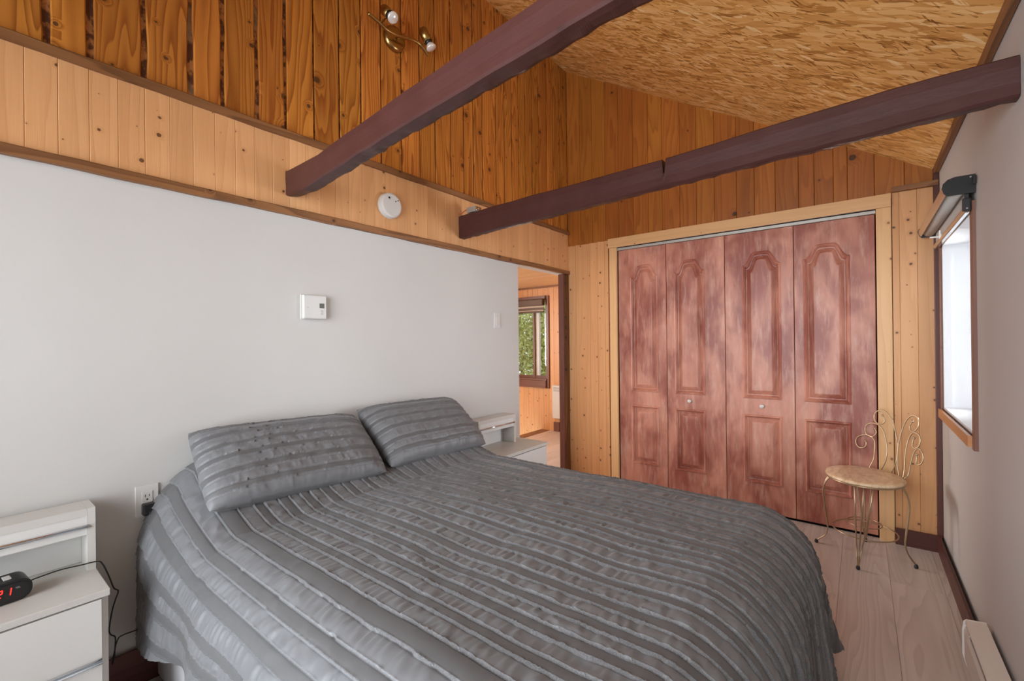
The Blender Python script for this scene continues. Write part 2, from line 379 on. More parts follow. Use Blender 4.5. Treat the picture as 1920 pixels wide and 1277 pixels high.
for a, b in zip(ups, ups[1:]):
    live = a < -2.60
    g = .011 if live else .0012
    board('plank', wl, 'dark_pine', (a+(0 if not live else .004), .004, 0), (1, 0, 0), (0, 0, 1), b-a-g, 2.236, 2.236, HB-.002, HB-.002, .011, .0022 if not live else .004, wane=.0045 if live else .0015, nseg=26 if live else 12)
# trims on that wall
def wavytrim(name, x0, x1, z0, z1, y0, y1, mat, label, amp=.0022, n=60):
    V, F = [], []; r_ = random.Random(z0)
    ph = [r_.uniform(0, 6) for _ in range(8)]
    for i in range(n+1):
        x = x0+(x1-x0)*i/n; e = amp*(math.sin(x*9+ph[0])*.5+math.sin(x*23+ph[1])*.5); g_ = amp*(math.sin(x*7+ph[2])*.5+math.sin(x*31+ph[3])*.4)
        V += [(x, y1, z0+e), (x, y0, z0+e), (x, y0, z1-.004+g_), (x, y0+.004, z1+g_), (x, y1, z1+g_)]
    for i in range(n):
        a = i*5; F += [(a+j, a+(j+1) % 5, a+5+(j+1) % 5, a+5+j) for j in range(5)]
    F += [tuple(range(5)), tuple(range(n*5, n*5+5))]
    # local z along the length, so that the grain runs with the trim
    o = obj(name, fixn(([(-z, y, x) for x, y, z in V], F)), mat, at=(0, 0, 0)); o.rotation_euler = (0, PI/2, 0)
    return tag(o, label, 'trim', kind='structure')
wavytrim('trim_1', XN+.02, -.005, 1.858, 1.893, -.022, 0, 'brown_trim', 'brown wavy-edged wood strip along the top of the white wall')
wavytrim('trim_2', XN+.02, -.005, 2.224, 2.258, -.020, 0, 'brown_trim', 'brown wood strip between light band and dark upper boards')
# doorway lining
tj = empty('trim_3', (-.1, 0, 0)); tag(tj, 'dark scorched wooden door jamb at the open doorway', 'door jamb', kind='structure')
board('jamb', tj, 'scorched', (-.092, -.010, 0), (1, 0, 0), (0, 0, 1), .080, .0, .0, 1.857, 1.857, .012, .002)
board('lining', tj, 'red_trim', (-.103, .047, 0), (0, -1, 0), (0, 0, 1), .055, .0, .0, 1.857, 1.857, .012, .002)

# far wall with the closet
YC0, YC1, ZH = -.487, -2.209, 2.040
wf = obj('wall_far', join(box(.02, .11, 0, .10, YC0, 2.2), box(.02, YC1, 0, .10, -W-.18, 2.2), box(.02, YC0, ZH, .10, YC1, 2.2)), 'shadowgap', at=(0, 0, 0))
tag(wf, 'pine boarded closet wall at the far end', 'wall', kind='structure')
obj('sheathing', prism([(.11, 2.2), (-W-.18, 2.2), (-W-.18, zc(-W-.18)+.1), (.11, zc(.11)+.1)], 'x', .026, .10), 'shadowgap', wf)
fx = [.0032, -.131, -.252, -.379, -.504, -.635, -.765, -.88, -1.019, -1.143, -1.273, -1.423, -1.54, -1.67, -1.806, -1.895, -1.998, -2.071, -2.205, -2.345, -2.493]
for a, b in zip(fx, fx[1:]):
    board('plank', wf, 'far_pine', (.004, a, 0), (0, -1, 0), (0, 0, 1), (a-b)-.0014, 2.10, 2.10, zc(a)-.003, zc(b)-.003, .022, .0025)
for a, b in ((-.002, -.082), (-.082, -.224), (-.224, -.300), (-.300, -.370), (-.370, -.405)):
    board('plank', wf, 'light_pine', (-.004, a, 0), (0, -1, 0), (0, 0, 1), (a-b)-.0008, .0, .0, 2.120, 2.116, .024, .0014)
for a, b in ((-2.285, -2.318), (-2.318, -2.398), (-2.398, -2.478)):
    board('plank', wf, 'light_pine', (-.004, a, 0), (0, -1, 0), (0, 0, 1), (a-b)-.0008, .0, .0, 2.128, 2.126, .024, .0014)
tc_ = empty('trim_4', (0, -1.35, 0)); tag(tc_, 'light pine casing framing the closet opening', 'trim', kind='structure')
board('casing', tc_, 'trim_pine', (-.020, YC0+.066, 0), (0, -1, 0), (0, 0, 1), .066, 0, 0, 2.102, 2.102, .024, .003)
board('casing', tc_, 'trim_pine', (-.020, YC1, 0), (0, -1, 0), (0, 0, 1), .072, 0, 0, 2.126, 2.126, .024, .003)
board('casing', tc_, 'trim_pine', (-.022, YC0+.064, ZH+.001), (0, 0, 1), (0, -1, 0), .078, 0, 0, YC0+.064-YC1+.070, YC0+.064-YC1+.070, .024, .003)
obj('track', join(box(.000, YC0-.002, ZH-.020, .040, YC1+.002, ZH-.001)), 'metal', tc_)
tt = empty('trim_5', (0, -2.39, 2.13)); tag(tt, 'brown ledge strip above the boards right of the closet', 'trim', kind='structure')
board('strip', tt, 'brown_trim', (-.012, -2.285, 2.129), (0, 0, 1), (0, -1, 0), .030, 0, 0, .205, .205, .015, .003)
tcn = empty('trim_6', (0, -W, 0)); tag(tcn, 'dark red-brown strip in the corner by the window', 'trim', kind='structure')
board('strip', tcn, 'red_trim', (-.018, -2.468, 0), (0, -1, 0), (0, 0, 1), .027, .085, .085, 2.235, 2.22, .018, .003)
obj('closet_shell', join(box(.62, .04, -.05, .66, -W-.1, 2.3), box(.10, .04, 2.3, .66, -W-.1, 2.34), box(.10, .04, -.05, .62, -W-.1, -.012), box(.10, .03, 0, .62, .05, 2.3), box(.10, -W-.1, 0, .62, -W-.06, 2.3)), 'shadowgap', wf)

# window wall on the right
WX0, WX1, WZ0, WZ1 = -.990, -.105, .842, 1.772
YW = -W-.20
wr = obj('wall_right', join(box(XN, -W, 0, WX0, YW, HR+.05), box(WX1, -W, 0, .1, YW, HR+.05), box(WX0, -W, 0, WX1, YW, WZ0), box(WX0, -W, WZ1, WX1, YW, HR+.05)), 'right', at=(0, 0, 0))
tag(wr, 'white painted wall with the window, toned tan for its bounce light', 'wall', kind='structure')
# wall behind the camera with its large window
NY0, NY1, NZ0, NZ1 = -2.27, -.23, .45, 2.30
wn = obj('wall_near', join(box(XN, .11, 0, XN-.12, NY1, 3.9), box(XN, NY0, 0, XN-.12, YW, 2.4), box(XN, NY1, 0, XN-.12, NY0, NZ0), prism([(NY1, NZ1), (NY0, NZ1), (NY0, 2.42), (NY1, 3.65)], 'x', XN-.12, XN)), 'white', at=(0, 0, 0))
tag(wn, 'white wall with a large window opposite the closet', 'wall', kind='structure')
# ceiling
nrm = Vector((0, (HB-HR)/W, 1)).normalized(); sl = Vector((0, 1, (HB-HR)/W)).normalized(); slope_len = W/sl.y
ce = obj('ceiling', prism([(.14, zc(.14)+.02), (-W-.22, zc(-W-.22)+.02), (-W-.22, zc(-W-.22)+.14), (.14, zc(.14)+.14)], 'x', XN-.15, .12), 'shadowgap', at=(0, 0, 0))
tag(ce, 'sloping ceiling of bare orange strand board', 'ceiling', kind='structure')
xs = [.02, -.165, -1.385, -2.605, -3.825, -4.62]
for i, (a, b) in enumerate(zip(xs, xs[1:])):
    for (l0, l1) in ((-.02, 2.44), (2.443, slope_len+.01)):
        # local x runs back along the room, local z up the slope, face turned down
        board('osb_panel', ce, 'osb', Vector((b+.0015, -W, HR)), (1, 0, 0), sl, a-b-.003, l0, l0, l1, l1, .016, .001)
te = empty('trim_7', (-2.2, -W, HR)); tag(te, 'dark brown strip where ceiling meets the window wall', 'trim', kind='structure')
o = board('strip', te, 'brown_trim', (XN+.01, -W+.0005, HR-.036), (0, 1, 0), (1, 0, 0), .026, 0, 0, 4.56, 4.56, .034, .004)
# floor
fl = obj('floor', box(XN, .11, -.12, .1, YW, -.012), 'shadowgap', at=(0, 0, 0)); tag(fl, 'pale grey-brown wood laminate floor', 'floor', kind='structure')
r_ = random.Random(3)
edges = [-2.494, -2.442, -2.236, -2.030]
while edges[-1] < -.21: edges.append(edges[-1]+.206)
edges.append(.0)
for i, (a, b) in enumerate(zip(edges, edges[1:])):
    st = {1: -.585, 2: -1.72, 3: -.90, 0: -.3}.get(i, r_.uniform(-1.2, -.1))
    cuts = [0.018]; c_ = st
    while c_ > XN+.05: cuts.append(c_); c_ -= 1.22
    cuts.append(XN)
    for c0, c1 in zip(cuts, cuts[1:]):
        board('plank', fl, 'floor', (c1+.0004, b-.0004, 0), (0, -1, 0), (1, 0, 0), b-a-.0008, 0, 0, c0-c1-.0008, c0-c1-.0008, .012, .0009)
board('threshold', fl, 'floor', (DL+.001, .111, .001), (0, -1, 0), (1, 0, 0), .1105, 0, 0, DR-DL-.013, DR-DL-.013, .013, .001)
# baseboards
for nm, O, X, Z, L, lab in (('baseboard_right', (XN+.02, -W+.013, 0), (0, 0, -1), (1, 0, 0), 4.585, 'red-brown baseboard along the window wall'),
                            ('baseboard_left', (XN+.02, -.014, 0), (0, 0, 1), (1, 0, 0), DL-XN-.02, 'plum painted baseboard under the white wall'),
                            ('baseboard_far', (-.018, -2.283, 0), (0, 0, 1), (0, -1, 0), .205, 'dark red-brown baseboard right of the closet')):
    e = empty(nm, O); tag(e, lab, 'baseboard', kind='structure')
    board('strip', e, 'red_trim', Vector(O)+Vector((0, 0, .098 if X[2] < 0 else 0)), X, Z, .098 if nm != 'baseboard_left' else .135, 0, 0, L, L, .013, .003)

# ------------------------------------------------------------------ closet doors
def outline(x0, x1, z0, z1, rise):
    pts = [(x0, z0), (x1, z0), (x1, z1)]
    if rise:
        n = 28
        for i in range(1, n):
            u = 1-i/n; q = 1-abs(2*u-1); e = min(1, max(0, (q-.10)/.50)); e = e*e*(3-2*e)*.80+.20*(1-(1-max(0, (q-.1)/.9))**2)
            pts.append((x0+(x1-x0)*u, z1+rise*e))
    pts.append((x0, z1)); return pts
def inset(P, d):
    n = len(P); out = []
    for i in range(n):
        a, b, c = Vector(P[i-1]), Vector(P[i]), Vector(P[(i+1) % n])
        e1 = (b-a).normalized(); e2 = (c-b).normalized(); n1 = Vector((-e1.y, e1.x)); n2 = Vector((-e2.y, e2.x))
        mt = (n1+n2).normalized(); out.append(tuple(b+mt*d/max(.45, mt.dot(n1))))
    return out
def leaf(width, height, ml, mr):
    """door leaf, x 0..width, z 0..height, face at y=0 and back at y=.032; two raised panels"""
    bm = bmesh.new(); lay = []
    outer = [(0.0, 0.0), (width, 0.0), (width, height), (0.0, height)]
    def loop(P, y): return [bm.verts.new((p[0], y, p[1])) for p in P]
    def ring(A, B):
        n = len(A)
        for i in range(n): bm.faces.new((A[i], A[(i+1) % n], B[(i+1) % n], B[i]))
    b2 = inset(outer, .003); O = loop(b2, 0); E0 = loop(outer, .003); E1 = loop(outer, .032); ring(O, E0); ring(E0, E1); bm.faces.new(E1)
    es = []
    def edges_of(L): return [bm.edges.get((L[i], L[(i+1) % len(L)])) or bm.edges.new((L[i], L[(i+1) % len(L)])) for i in range(len(L))]
    es += edges_of(O)
    for hx0, hx1, hz0, hz1, hr in ((ml, width-mr, .200, .690, 0), (ml, width-mr, .805, 1.765, .092)):
        h = outline(hx0, hx1, hz0, hz1, hr); L0 = loop(h, 0); prev = L0; es += edges_of(L0)
        for d, y in ((.003, -.007), (.010, -.010), (.017, .002), (.024, .014), (.030, .015), (.055, .0015), (.060, .0)):
            nx = loop(outline(hx0+d, hx1-d, hz0+d, hz1-d, hr), y); ring(prev, nx); prev = nx
        bm.faces.new(prev)
    bmesh.ops.triangle_fill(bm, use_beauty=True, use_dissolve=False, edges=es)
    bmesh.ops.recalc_face_normals(bm, faces=bm.faces); bm.verts.index_update()
    r = ([tuple(q.co) for q in bm.verts], [[q.index for q in f.verts] for f in bm.faces]); bm.free(); return r
ld = [YC0-.004, -.902, -1.336, -1.772, YC1+.004]
doors = []
for k in range(2):
    e = empty('door_%d' % (k+1), (.014, (ld[2*k]+ld[2*k+2])/2, .014))
    tag(e, ('left' if k == 0 else 'right')+' pair of streaky red bifold closet doors with arched panels', 'closet door', kind='structure')
    for j in range(2):
        ya, yb = ld[2*k+j], ld[2*k+j+1]; wd_ = ya-yb-.003
        mg = ((.107, .065), (.060, .140), (.114, .074), (.052, .125))[2*k+j]; v, f = leaf(wd_, 2.002, *mg)
        o = obj('door_leaf', ([(.008+y, ya-.0015-x, .016+z) for x, y, z in v], f), 'door', e, at=(.008, ya, .016))
        if (k, j) in ((0, 1), (1, 0)):
            yk = ((ya-mg[0])+(yb+mg[1]))/2; zk = .016+.755
            kn = obj('knob', lathe([(.007, 0), (.006, .008), (.012, .014), (.015, .021), (.012, .028), (.004, .031)], (.008, yk, zk), (-1, 0, 0), 16), 'plastic', o, True)
            obj('rosette', lathe([(.013, 0), (.013, .003), (.006, .004)], (.008, yk, zk), (-1, 0, 0), 16), 'brass', kn, True)

# ------------------------------------------------------------------ window by the closet
w1 = empty('window_1', (-.545, -W, WZ0)); tag(w1, 'white window in a deep reveal with brown casing', 'window', kind='structure')
obj('reveal', join(box(WX0, -W+.002, WZ0, WX0+.012, YW+.06, WZ1), box(WX1-.012, -W+.002, WZ0, WX1, -W-.031, WZ1), box(WX1-.004, -W-.031, WZ0, WX1, YW+.06, WZ1), box(WX0+.012, -W+.002, WZ1-.012, WX1-.012, YW+.06, WZ1), box(WX0+.012, -W+.002, WZ0, WX1-.012, YW+.06, WZ0+.012)), 'vinyl', w1)
fr = obj('window_frame', join(*[box(*q) for q in ((WX0+.012, YW+.055, WZ0+.012, WX0+.06, YW+.005, WZ1-.012), (WX1-.06, YW+.055, WZ0+.012, WX1-.012, YW+.005, WZ1-.012), (WX0+.06, YW+.055, WZ0+.012, WX1-.06, YW+.005, WZ0+.06), (WX0+.06, YW+.055, WZ1-.06, WX1-.06, YW+.005, WZ1-.012), (-.57, YW+.05, WZ0+.06, -.53, YW+.01, WZ1-.06))]), 'vinyl', w1)
obj('pane', box(WX0+.06, YW+.03, WZ0+.06, -.57, YW+.034, WZ1-.06), 'glass', fr); obj('pane', box(-.53, YW+.03, WZ0+.06, WX1-.06, YW+.034, WZ1-.06), 'glass', fr)
board('casing', w1, 'casing', (WX0, -W+.013, 0), (-1, 0, 0), (0, 0, 1), .040, .790, .790, 1.795, 1.795, .013, .002)
board('casing', w1, 'casing', (WX1+.050, -W+.012, 0), (-1, 0, 0), (0, 0, 1), .050, .80, .80, 1.800, 1.800, .012, .002)
board('sill', w1, 'sill', (WX0+.001, -W+.013, .798), (0, 0, -1), (1, 0, 0), -.0001+.046, 0, 0, .882, .882, .013, .002).location.z += .046
board('casing', w1, 'casing', (WX0, -W+.012, 1.774), (0, 0, -1), (1, 0, 0), .040, 0, 0, .88, .88, .012, .002).location.z += .040

# big window behind the camera
w2 = empty('window_2', (XN-.06, -1.25, NZ0)); tag(w2, 'large white framed window behind the viewpoint', 'window', kind='structure')
fr = obj('window_frame', join(*[box(XN-.03, a, b, XN-.09, c, d) for a, b, c, d in ((NY1, NZ0, NY1-.06, NZ1), (NY0, NZ0, NY0+.06, NZ1), (NY1-.06, NZ0, NY0+.06, NZ0+.06), (NY1-.06, NZ1-.06, NY0+.06, NZ1), (-1.28, NZ0+.06, -1.22, NZ1-.06))]), 'vinyl', w2)
obj('pane', box(XN-.06, NY1-.06, NZ0+.06, XN-.056, -1.22, NZ1-.06), 'glass', fr); obj('pane', box(XN-.06, -1.28, NZ0+.06, XN-.056, NY0+.06, NZ1-.06), 'glass', fr)

# ------------------------------------------------------------------ the hall beyond the doorway
XH = 1.652; HY0, HY1, HZ0, HZ1 = 1.345, 2.14, .70, 1.83
wh = obj('wall_hall', join(box(XH+.022, .0, -1.0, XH+.12, HY0, 2.1), box(XH+.022, HY1, -1.0, XH+.12, 2.9, 2.1), box(XH+.022, HY0, -1.0, XH+.12, HY1, HZ0), box(XH+.022, HY0, HZ1, XH+.12, HY1, 2.1)), 'trim_pine', at=(0, 0, 0))
tag(wh, 'honey pine boarded wall of the next room', 'wall', kind='structure')
y = 2.90
while y > .7:
    y1 = y-.088
    segs = [(-1.0, 2.0)] if (y1 >= HY1 or y <= HY0) else [(-1.0, HZ0), (HZ1, 2.0)]
    for a, b in segs: board('plank', wh, 'light_pine', (XH, y, 0), (0, -1, 0), (0, 0, 1), .0872, a, a, b, b, .020, .0016)
    y = y1
fh = obj('floor.001', box(.1, .11, -.14, XH, 1.30, -.012), 'shadowgap', at=(0, 0, 0)); tag(fh, 'pale laminate floor of the next room', 'floor', kind='structure')
obj('floor_edge', box(-1.2, .11, -.14, .1, 2.6, -.012), 'shadowgap', fh)
for i in range(7):
    yb = .112+.17*i
    for c0, c1 in (((-1.2), .12), (.12, 1.0+.1*(i % 3)), (1.0+.1*(i % 3), XH)):
        board('plank', fh, 'floor', (c0, yb+.1695, 0), (0, -1, 0), (1, 0, 0), .169, 0, 0, c1-c0-.001, c1-c0-.001, .012, .001)
ns_ = empty('trim_8', (1.2, 1.36, 0)); tag(ns_, 'dark brown stair nosing at the edge of the next room floor', 'trim', kind='structure')
board('nosing', ns_, 'brown_trim', (.60, 1.45, .002), (0, -1, 0), (1, 0, 0), .145, 0, 0, 1.04, 1.04, .03, .004)
ch_ = obj('ceiling.001', box(-1.2, .11, 2.035, XH+.1, 2.7, 2.1), 'trim_pine', at=(0, 0, 0)); tag(ch_, 'pale pine boarded ceiling of the next room', 'ceiling', kind='structure')
for i in range(20):
    board('plank', ch_, 'trim_pine', (XH-.001-.12*i, .112, 2.021), (-1, 0, 0), (0, 1, 0), .119, 0, 0, 2.5, 2.5, .013, .0015)
t9 = empty('trim_9', (XH, 1.7, 1.99)); tag(t9, 'brown strip along the next room wall under its ceiling', 'trim', kind='structure')
board('strip', t9, 'brown_trim', (XH-.016, 2.60, 1.995), (0, 0, 1), (0, -1, 0), .026, 0, 0, 1.6, 1.6, .015, .003)
ws = obj('wall_hall_side', join(box(-1.3, .11, -.1, -1.2, 2.74, 2.1), box(-1.3, 2.74, -1.0, -1.08, 2.84, 2.1), box(-.24, 2.74, -1.0, XH+.1, 2.84, 2.1), box(-1.08, 2.74, -1.0, -.24, 2.84, .75), box(-1.08, 2.74, 1.93, -.24, 2.84, 2.1), box(.66, .03, 0, XH, .05, 2.1)), 'trim_pine', at=(0, 0, 0))
tag(ws, 'pine clad side walls of the next room', 'wall', kind='structure')
w3 = empty('window_3', (XH, 1.74, HZ0)); tag(w3, 'brown framed sliding window in the next room', 'window', kind='structure')
board('casing', w3, 'casing', (XH-.02, HY0+.006, 0), (0, -1, 0), (0, 0, 1), .052, .585, .585, 1.885, 1.885, .02, .004)
board('casing', w3, 'casing', (XH-.02, HY1+.05, 0), (0, -1, 0), (0, 0, 1), .052, .585, .585, 1.885, 1.885, .02, .004)
board('casing', w3, 'casing', (XH-.02, HY1, 1.826), (0, 0, 1), (0, -1, 0), .058, 0, 0, HY1-HY0, HY1-HY0, .02, .004)
obj('sill', box(XH-.035, HY0-.01, HZ0-.01, XH+.10, HY1+.01, HZ0+.018, .004), 'casing', w3)
board('apron', w3, 'casing', (XH-.022, HY1, .590), (0, 0, 1), (0, -1, 0), .10, 0, 0, HY1-HY0, HY1-HY0, .02, .004)
obj('window_frame', join(box(XH+.03, HY0+.001, HZ0+.018, XH+.07, HY0+.03, HZ1), box(XH+.03, HY1-.03, HZ0+.018, XH+.07, HY1, HZ1), box(XH+.03, HY0+.03, HZ0+.018, XH+.07, HY1-.03, HZ0+.055), box(XH+.025, 1.572, HZ0+.02, XH+.05, 1.600, HZ1)), 'casing', w3)
sh = obj('sash', box(XH+.055, 1.512, HZ0+.055, XH+.085, 1.570, HZ1), 'vinyl', w3)
obj('pane', box(XH+.068, HY0+.031, HZ0+.055, XH+.072, 1.52, HZ1), 'glass', sh); obj('pane', box(XH+.045, 1.60, HZ0+.055, XH+.049, HY1-.03, HZ1), 'glass', w3)
hb = empty('roller_blind', (XH-.05, 1.74, 1.64)); tag(hb, 'dark brown zebra blind rolled up over the next room window', 'blind')
obj('cassette', box(XH-.085, HY0+.012, 1.748, XH-.022, HY1+.02, 1.842, .012), 'darkblind', hb)
obj('sheer_band', box(XH-.040, HY0+.02, 1.722, XH-.036, HY1, 1.748), 'sheer', hb)
obj('dark_band', box(XH-.041, HY0+.02, 1.688, XH-.035, HY1, 1.722), 'darkblind', hb)
obj('sheer_band', box(XH-.040, HY0+.02, 1.674, XH-.036, HY1, 1.688), 'sheer', hb)
obj('bottom_bar', box(XH-.048, HY0+.016, 1.650, XH-.028, HY1, 1.674, .006), 'darkblind', hb)
hh = empty('panel_heater', (XH-.04, 1.15, .18)); tag(hh, 'white panel heater on the pine wall of the next room', 'heater')
obj('body', box(XH-.07, 1.06, .185, XH-.002, 1.222, .64, .008), 'plastic', hh)
obj('grille', join(*[box(XH-.073, 1.09, .56+.015*i, XH-.0702, 1.20, .566+.015*i) for i in range(4)]), 'grey', hh)
bx = obj('heater_block', box(XH-.03, 1.14, .0, XH-.002, 1.23, .13, .003), 'casing'); bx.name = 'door_stop'
tag(bx, 'brown wooden block at the foot of the next room wall', 'block')

# garden seen through the hall window
gd = obj('ground', join(box(XH+.2, -6, -1.05, 16, 16, -1.0)), 'ground'); tag(gd, 'grassy ground outside the house', 'ground', kind='structure')
def tree(c, R, h, n, mat, label, seed):
    r = np.random.default_rng(seed); e = empty('tree', (c[0], c[1], -1.0)); tag(e, label, 'tree', 'trees outside the next room window')
    obj('trunk', tube([(c[0], c[1], -1.0), (c[0]+.05, c[1], 0), (c[0], c[1]+.05, h*.6)], .07, 8, 4), 'trunk', e, True)
    d = r.normal(size=(n, 3)); d /= np.linalg.norm(d, axis=1)[:, None]; rad = r.uniform(.35, 1, n)**.5
    lump = 1+.25*np.sin(d[:, 0]*5+seed)*np.sin(d[:, 1]*6)*np.sin(d[:, 2]*5)
    P = np.array(c)+np.array([0, 0, h*.5])+d*(rad*lump)[:, None]*np.array([R, R, h*.62])
    P[:, 2] = np.maximum(P[:, 2], -.95)
    a = r.normal(size=(n, 3)); a /= np.linalg.norm(a, axis=1)[:, None]; b = np.cross(a, r.normal(size=(n, 3))); b /= np.linalg.norm(b, axis=1)[:, None]
    L = r.uniform(.03, .06, (n, 1)); V = np.stack([P-a*L, P-b*L*.5, P+a*L, P+b*L*.5], 1).reshape(-1, 3)
    o = obj('foliage', (V, np.arange(4*n).reshape(n, 4)), mat, e); o['kind'] = 'stuff'
tree((4.9, 2.55, -.6), 1.5, 4.0, 32000, 'leaf', 'leafy green bush right behind the next room window', 1)
tree((5.6, 6.3, -.6), 1.35, 4.6, 22000, 'leaf2', 'yellowish green bush left behind the next room window', 2)
tree((11.5, 9.2, -.6), 3.0, 8.5, 40000, 'leaf', 'tall green tree far behind the next room window', 3)

# ------------------------------------------------------------------ beams
def beam(name, label, xf, wid, ztop, zbot, seed, peel, y0=-.003, y1=-W+.002, n=420, notch=None):
    r = np.random.default_rng(seed); V, F = [], []
    yy = np.linspace(y0, y1, n)
    def rn(sc_, k): return np.interp(yy, np.linspace(y1, y0, k), r.normal(size=k))*sc_
    rows = {'tf': rn(.0011, 16), 'bf': rn(.0013, 30), 'bb': rn(.002, 60), 'tb': rn(.002, 20), 'wf': rn(.0008, 12), 'wb': rn(.0024, 60), 'zb': rn(.0020, 80)}
    for i, y in enumerate(yy):
        x = xf(y)+rows['wf'][i]; w = wid+rows['wb'][i]; zt = ztop(y)+rows['tf'][i]; zb = zbot(y)+rows['bf'][i]
        if notch and abs(y-notch[0]) < notch[1]: zt -= notch[2]
        h = zt-zb
        V += [(x, y, zb+.006), (x+.001, y, zb+h*.35), (x-.001, y, zb+h*.7), (x, y, zt-.006), (x+.006, y, zt), (x+w-.006, y, zt+rows['tb'][i]), (x+w, y, zt-.01), (x+w, y, zb+.012+rows['zb'][i]), (x+w*.72, y, zb+.002+rows['zb'][i]), (x+w*.35, y, zb+rows['bb'][i]*.5), (x+.006, y, zb)]
    k = 11
    for i in range(n-1):
        a = i*k; F += [(a+j, a+(j+1) % k, a+k+(j+1) % k, a+k+j) for j in range(k)]
    F += [tuple(range(k)), tuple(range((n-1)*k, n*k))]
    e = empty(name, ((xf(0)+xf(-W))/2, -W/2, 1.94)); tag(e, label, 'beam', 'painted ceiling beams')
    pv = []
    for x, y, z in V:
        k_ = max([0]+[pw*math.exp(-((y-py)/pr)**2) for py, pr, pw in peel]); pv.append(k_ if z < zbot(y)+.02 and x > xf(y)+.01 else 0)
    V, F = fixn((V, F)); o = obj('timber', (V, F), 'beam', e, attrs={'peel': pv}); return e
def lerp(pts): 
    xs_ = [p[0] for p in pts][::-1]; ys_ = [p[1] for p in pts][::-1]
    return lambda y: float(np.interp(y, xs_, ys_))
b1 = beam('ceiling_beam', 'nearer plum painted timber beam crossing above the bed', lambda y: -2.575+.095*y, .072, lerp([(0, 2.066), (-.35, 2.042), (-.6, 2.048), (-.8, 2.046), (-W, 2.045)]), lerp([(0, 1.95), (-.2, 1.932), (-.7, 1.943), (-W, 1.932)]), 3, [(-1.45, .05, .7)])
b2 = beam('ceiling_beam', 'darker plum painted timber beam ending above the blind near the closet', lambda y: -1.427+.1*y, .068, lerp([(0, 2.098), (-.66, 2.087), (-1.42, 2.065), (-2.2, 2.070), (-W, 2.055)]), lerp([(0, 1.949), (-.66, 1.944), (-1.4, 1.942), (-2.2, 1.934), (-W, 1.936)]), 9, [(-.5, .20, 1.0), (-2.1, .16, .9), (-1.75, .06, .8)], notch=(-1.437, .007, .062))
# ------------------------------------------------------------------ numpy value noise
class VN:
    def __init__(s, seed): s.g = np.random.default_rng(seed).random((256, 256))
    def __call__(s, a, b):
        ia = np.floor(a).astype(int); ib = np.floor(b).astype(int); fa = a-ia; fb = b-ib
        fa = fa*fa*(3-2*fa); fb = fb*fb*(3-2*fb); g = s.g; w = lambda i: i % 256
        return ((g[w(ia), w(ib)]*(1-fa)+g[w(ia+1), w(ib)]*fa)*(1-fb)+(g[w(ia), w(ib+1)]*(1-fa)+g[w(ia+1), w(ib+1)]*fa)*fb)-.5
def gridfaces(n, m): 
    i = np.arange(n*m).reshape(n, m); return np.stack([i[:-1, :-1], i[1:, :-1], i[1:, 1:], i[:-1, 1:]], -1).reshape(-1, 4)
def normals(P):
    du = np.gradient(P, axis=0); dv = np.gradient(P, axis=1); n = np.cross(du, dv); return n/np.maximum(np.linalg.norm(n, axis=2), 1e-9)[..., None]
def strips(lo, hi, seed, wa=.036, wb=.046):
    r = np.random.default_rng(seed); e = [lo]; k = []
    i = 0
    while e[-1] < hi:
        q = (wa if i % 2 == 0 else wb)*r.uniform(.82, 1.2)
        if i % 9 == 5: q *= 1.35
        e.append(e[-1]+q); k.append(i % 2); i += 1
    return np.array(e), np.array(k)
def strip_relief(s, t, edges, kinds, seed, ridge=.0042, crinkle=.0086):
    n1, n2, n3 = VN(seed), VN(seed+1), VN(seed+2)
    sw = s+.006*n1(s*3, t*5)+.003*n2(s*3+9, t*16)       # seams wander a little
    idx = np.clip(np.searchsorted(edges, sw)-1, 0, len(kinds)-1)
    lo = edges[idx]; hi = edges[idx+1]; f = (sw-lo)/(hi-lo); kd = kinds[idx].astype(float)
    dist = np.minimum(sw-lo, hi-sw)
    seam = np.exp(-(dist/.0030)**2)
    puff = np.sin(PI*np.clip(f, 0, 1))
    fr = .15+2.6*np.abs(n3(s*60+3, t*190))
    e1 = n1(idx*7.3+sw*12+2*n3(t*9, sw*9), t*46); e2 = n2(idx*3.1+sw*20, t*85)
    w1 = (.32-1.5*np.abs(e1))+.7*e2
    w2 = (.3-1.3*np.abs(n2(idx*5.3+sw*10+3*n3(t*5, sw*4), t*16)))
    h = ridge*(seam*fr*(sw-lo < hi-sw))+.0050*(1-np.clip(f, 0, 1))+.0018*puff**.6+kd*crinkle*w1*puff**.5+(1-kd)*crinkle*.6*w2*puff**.6-.0030*np.exp(-((hi-sw)/.003)**2)
    return h, kd, seam

# ------------------------------------------------------------------ bed
BX0, BX1, ZT = -3.135, -1.520, .615
XC, HWD = (BX0+BX1)/2, (BX1-BX0)/2
bed = empty('bed', (XC, -1.0, 0)); tag(bed, 'low double bed pushed against the white wall', 'bed')
obj('mattress', box(BX0+.075, -.03, .30, BX1-.065, -1.93, .545, .06), 'sheet', bed, True)
obj('box_spring', box(BX0+.075, -.03, .10, BX1-.065, -1.93, .298, .015), 'sheet', bed)
obj('bed_skirt', prism([(BX0+.055, -.02), (BX1-.05, -.02), (BX1-.05, -1.94), (BX0+.055, -1.94)], 'z', .012, .22), 'sheet', bed)
for q in ((BX0+.15, -.1), (BX1-.15, -.1), (BX0+.15, -1.8), (BX1-.15, -1.8)): obj('leg', lathe([(.022, 0), (.026, .10)], (q[0], q[1], 0), seg=12), 'black', bed)

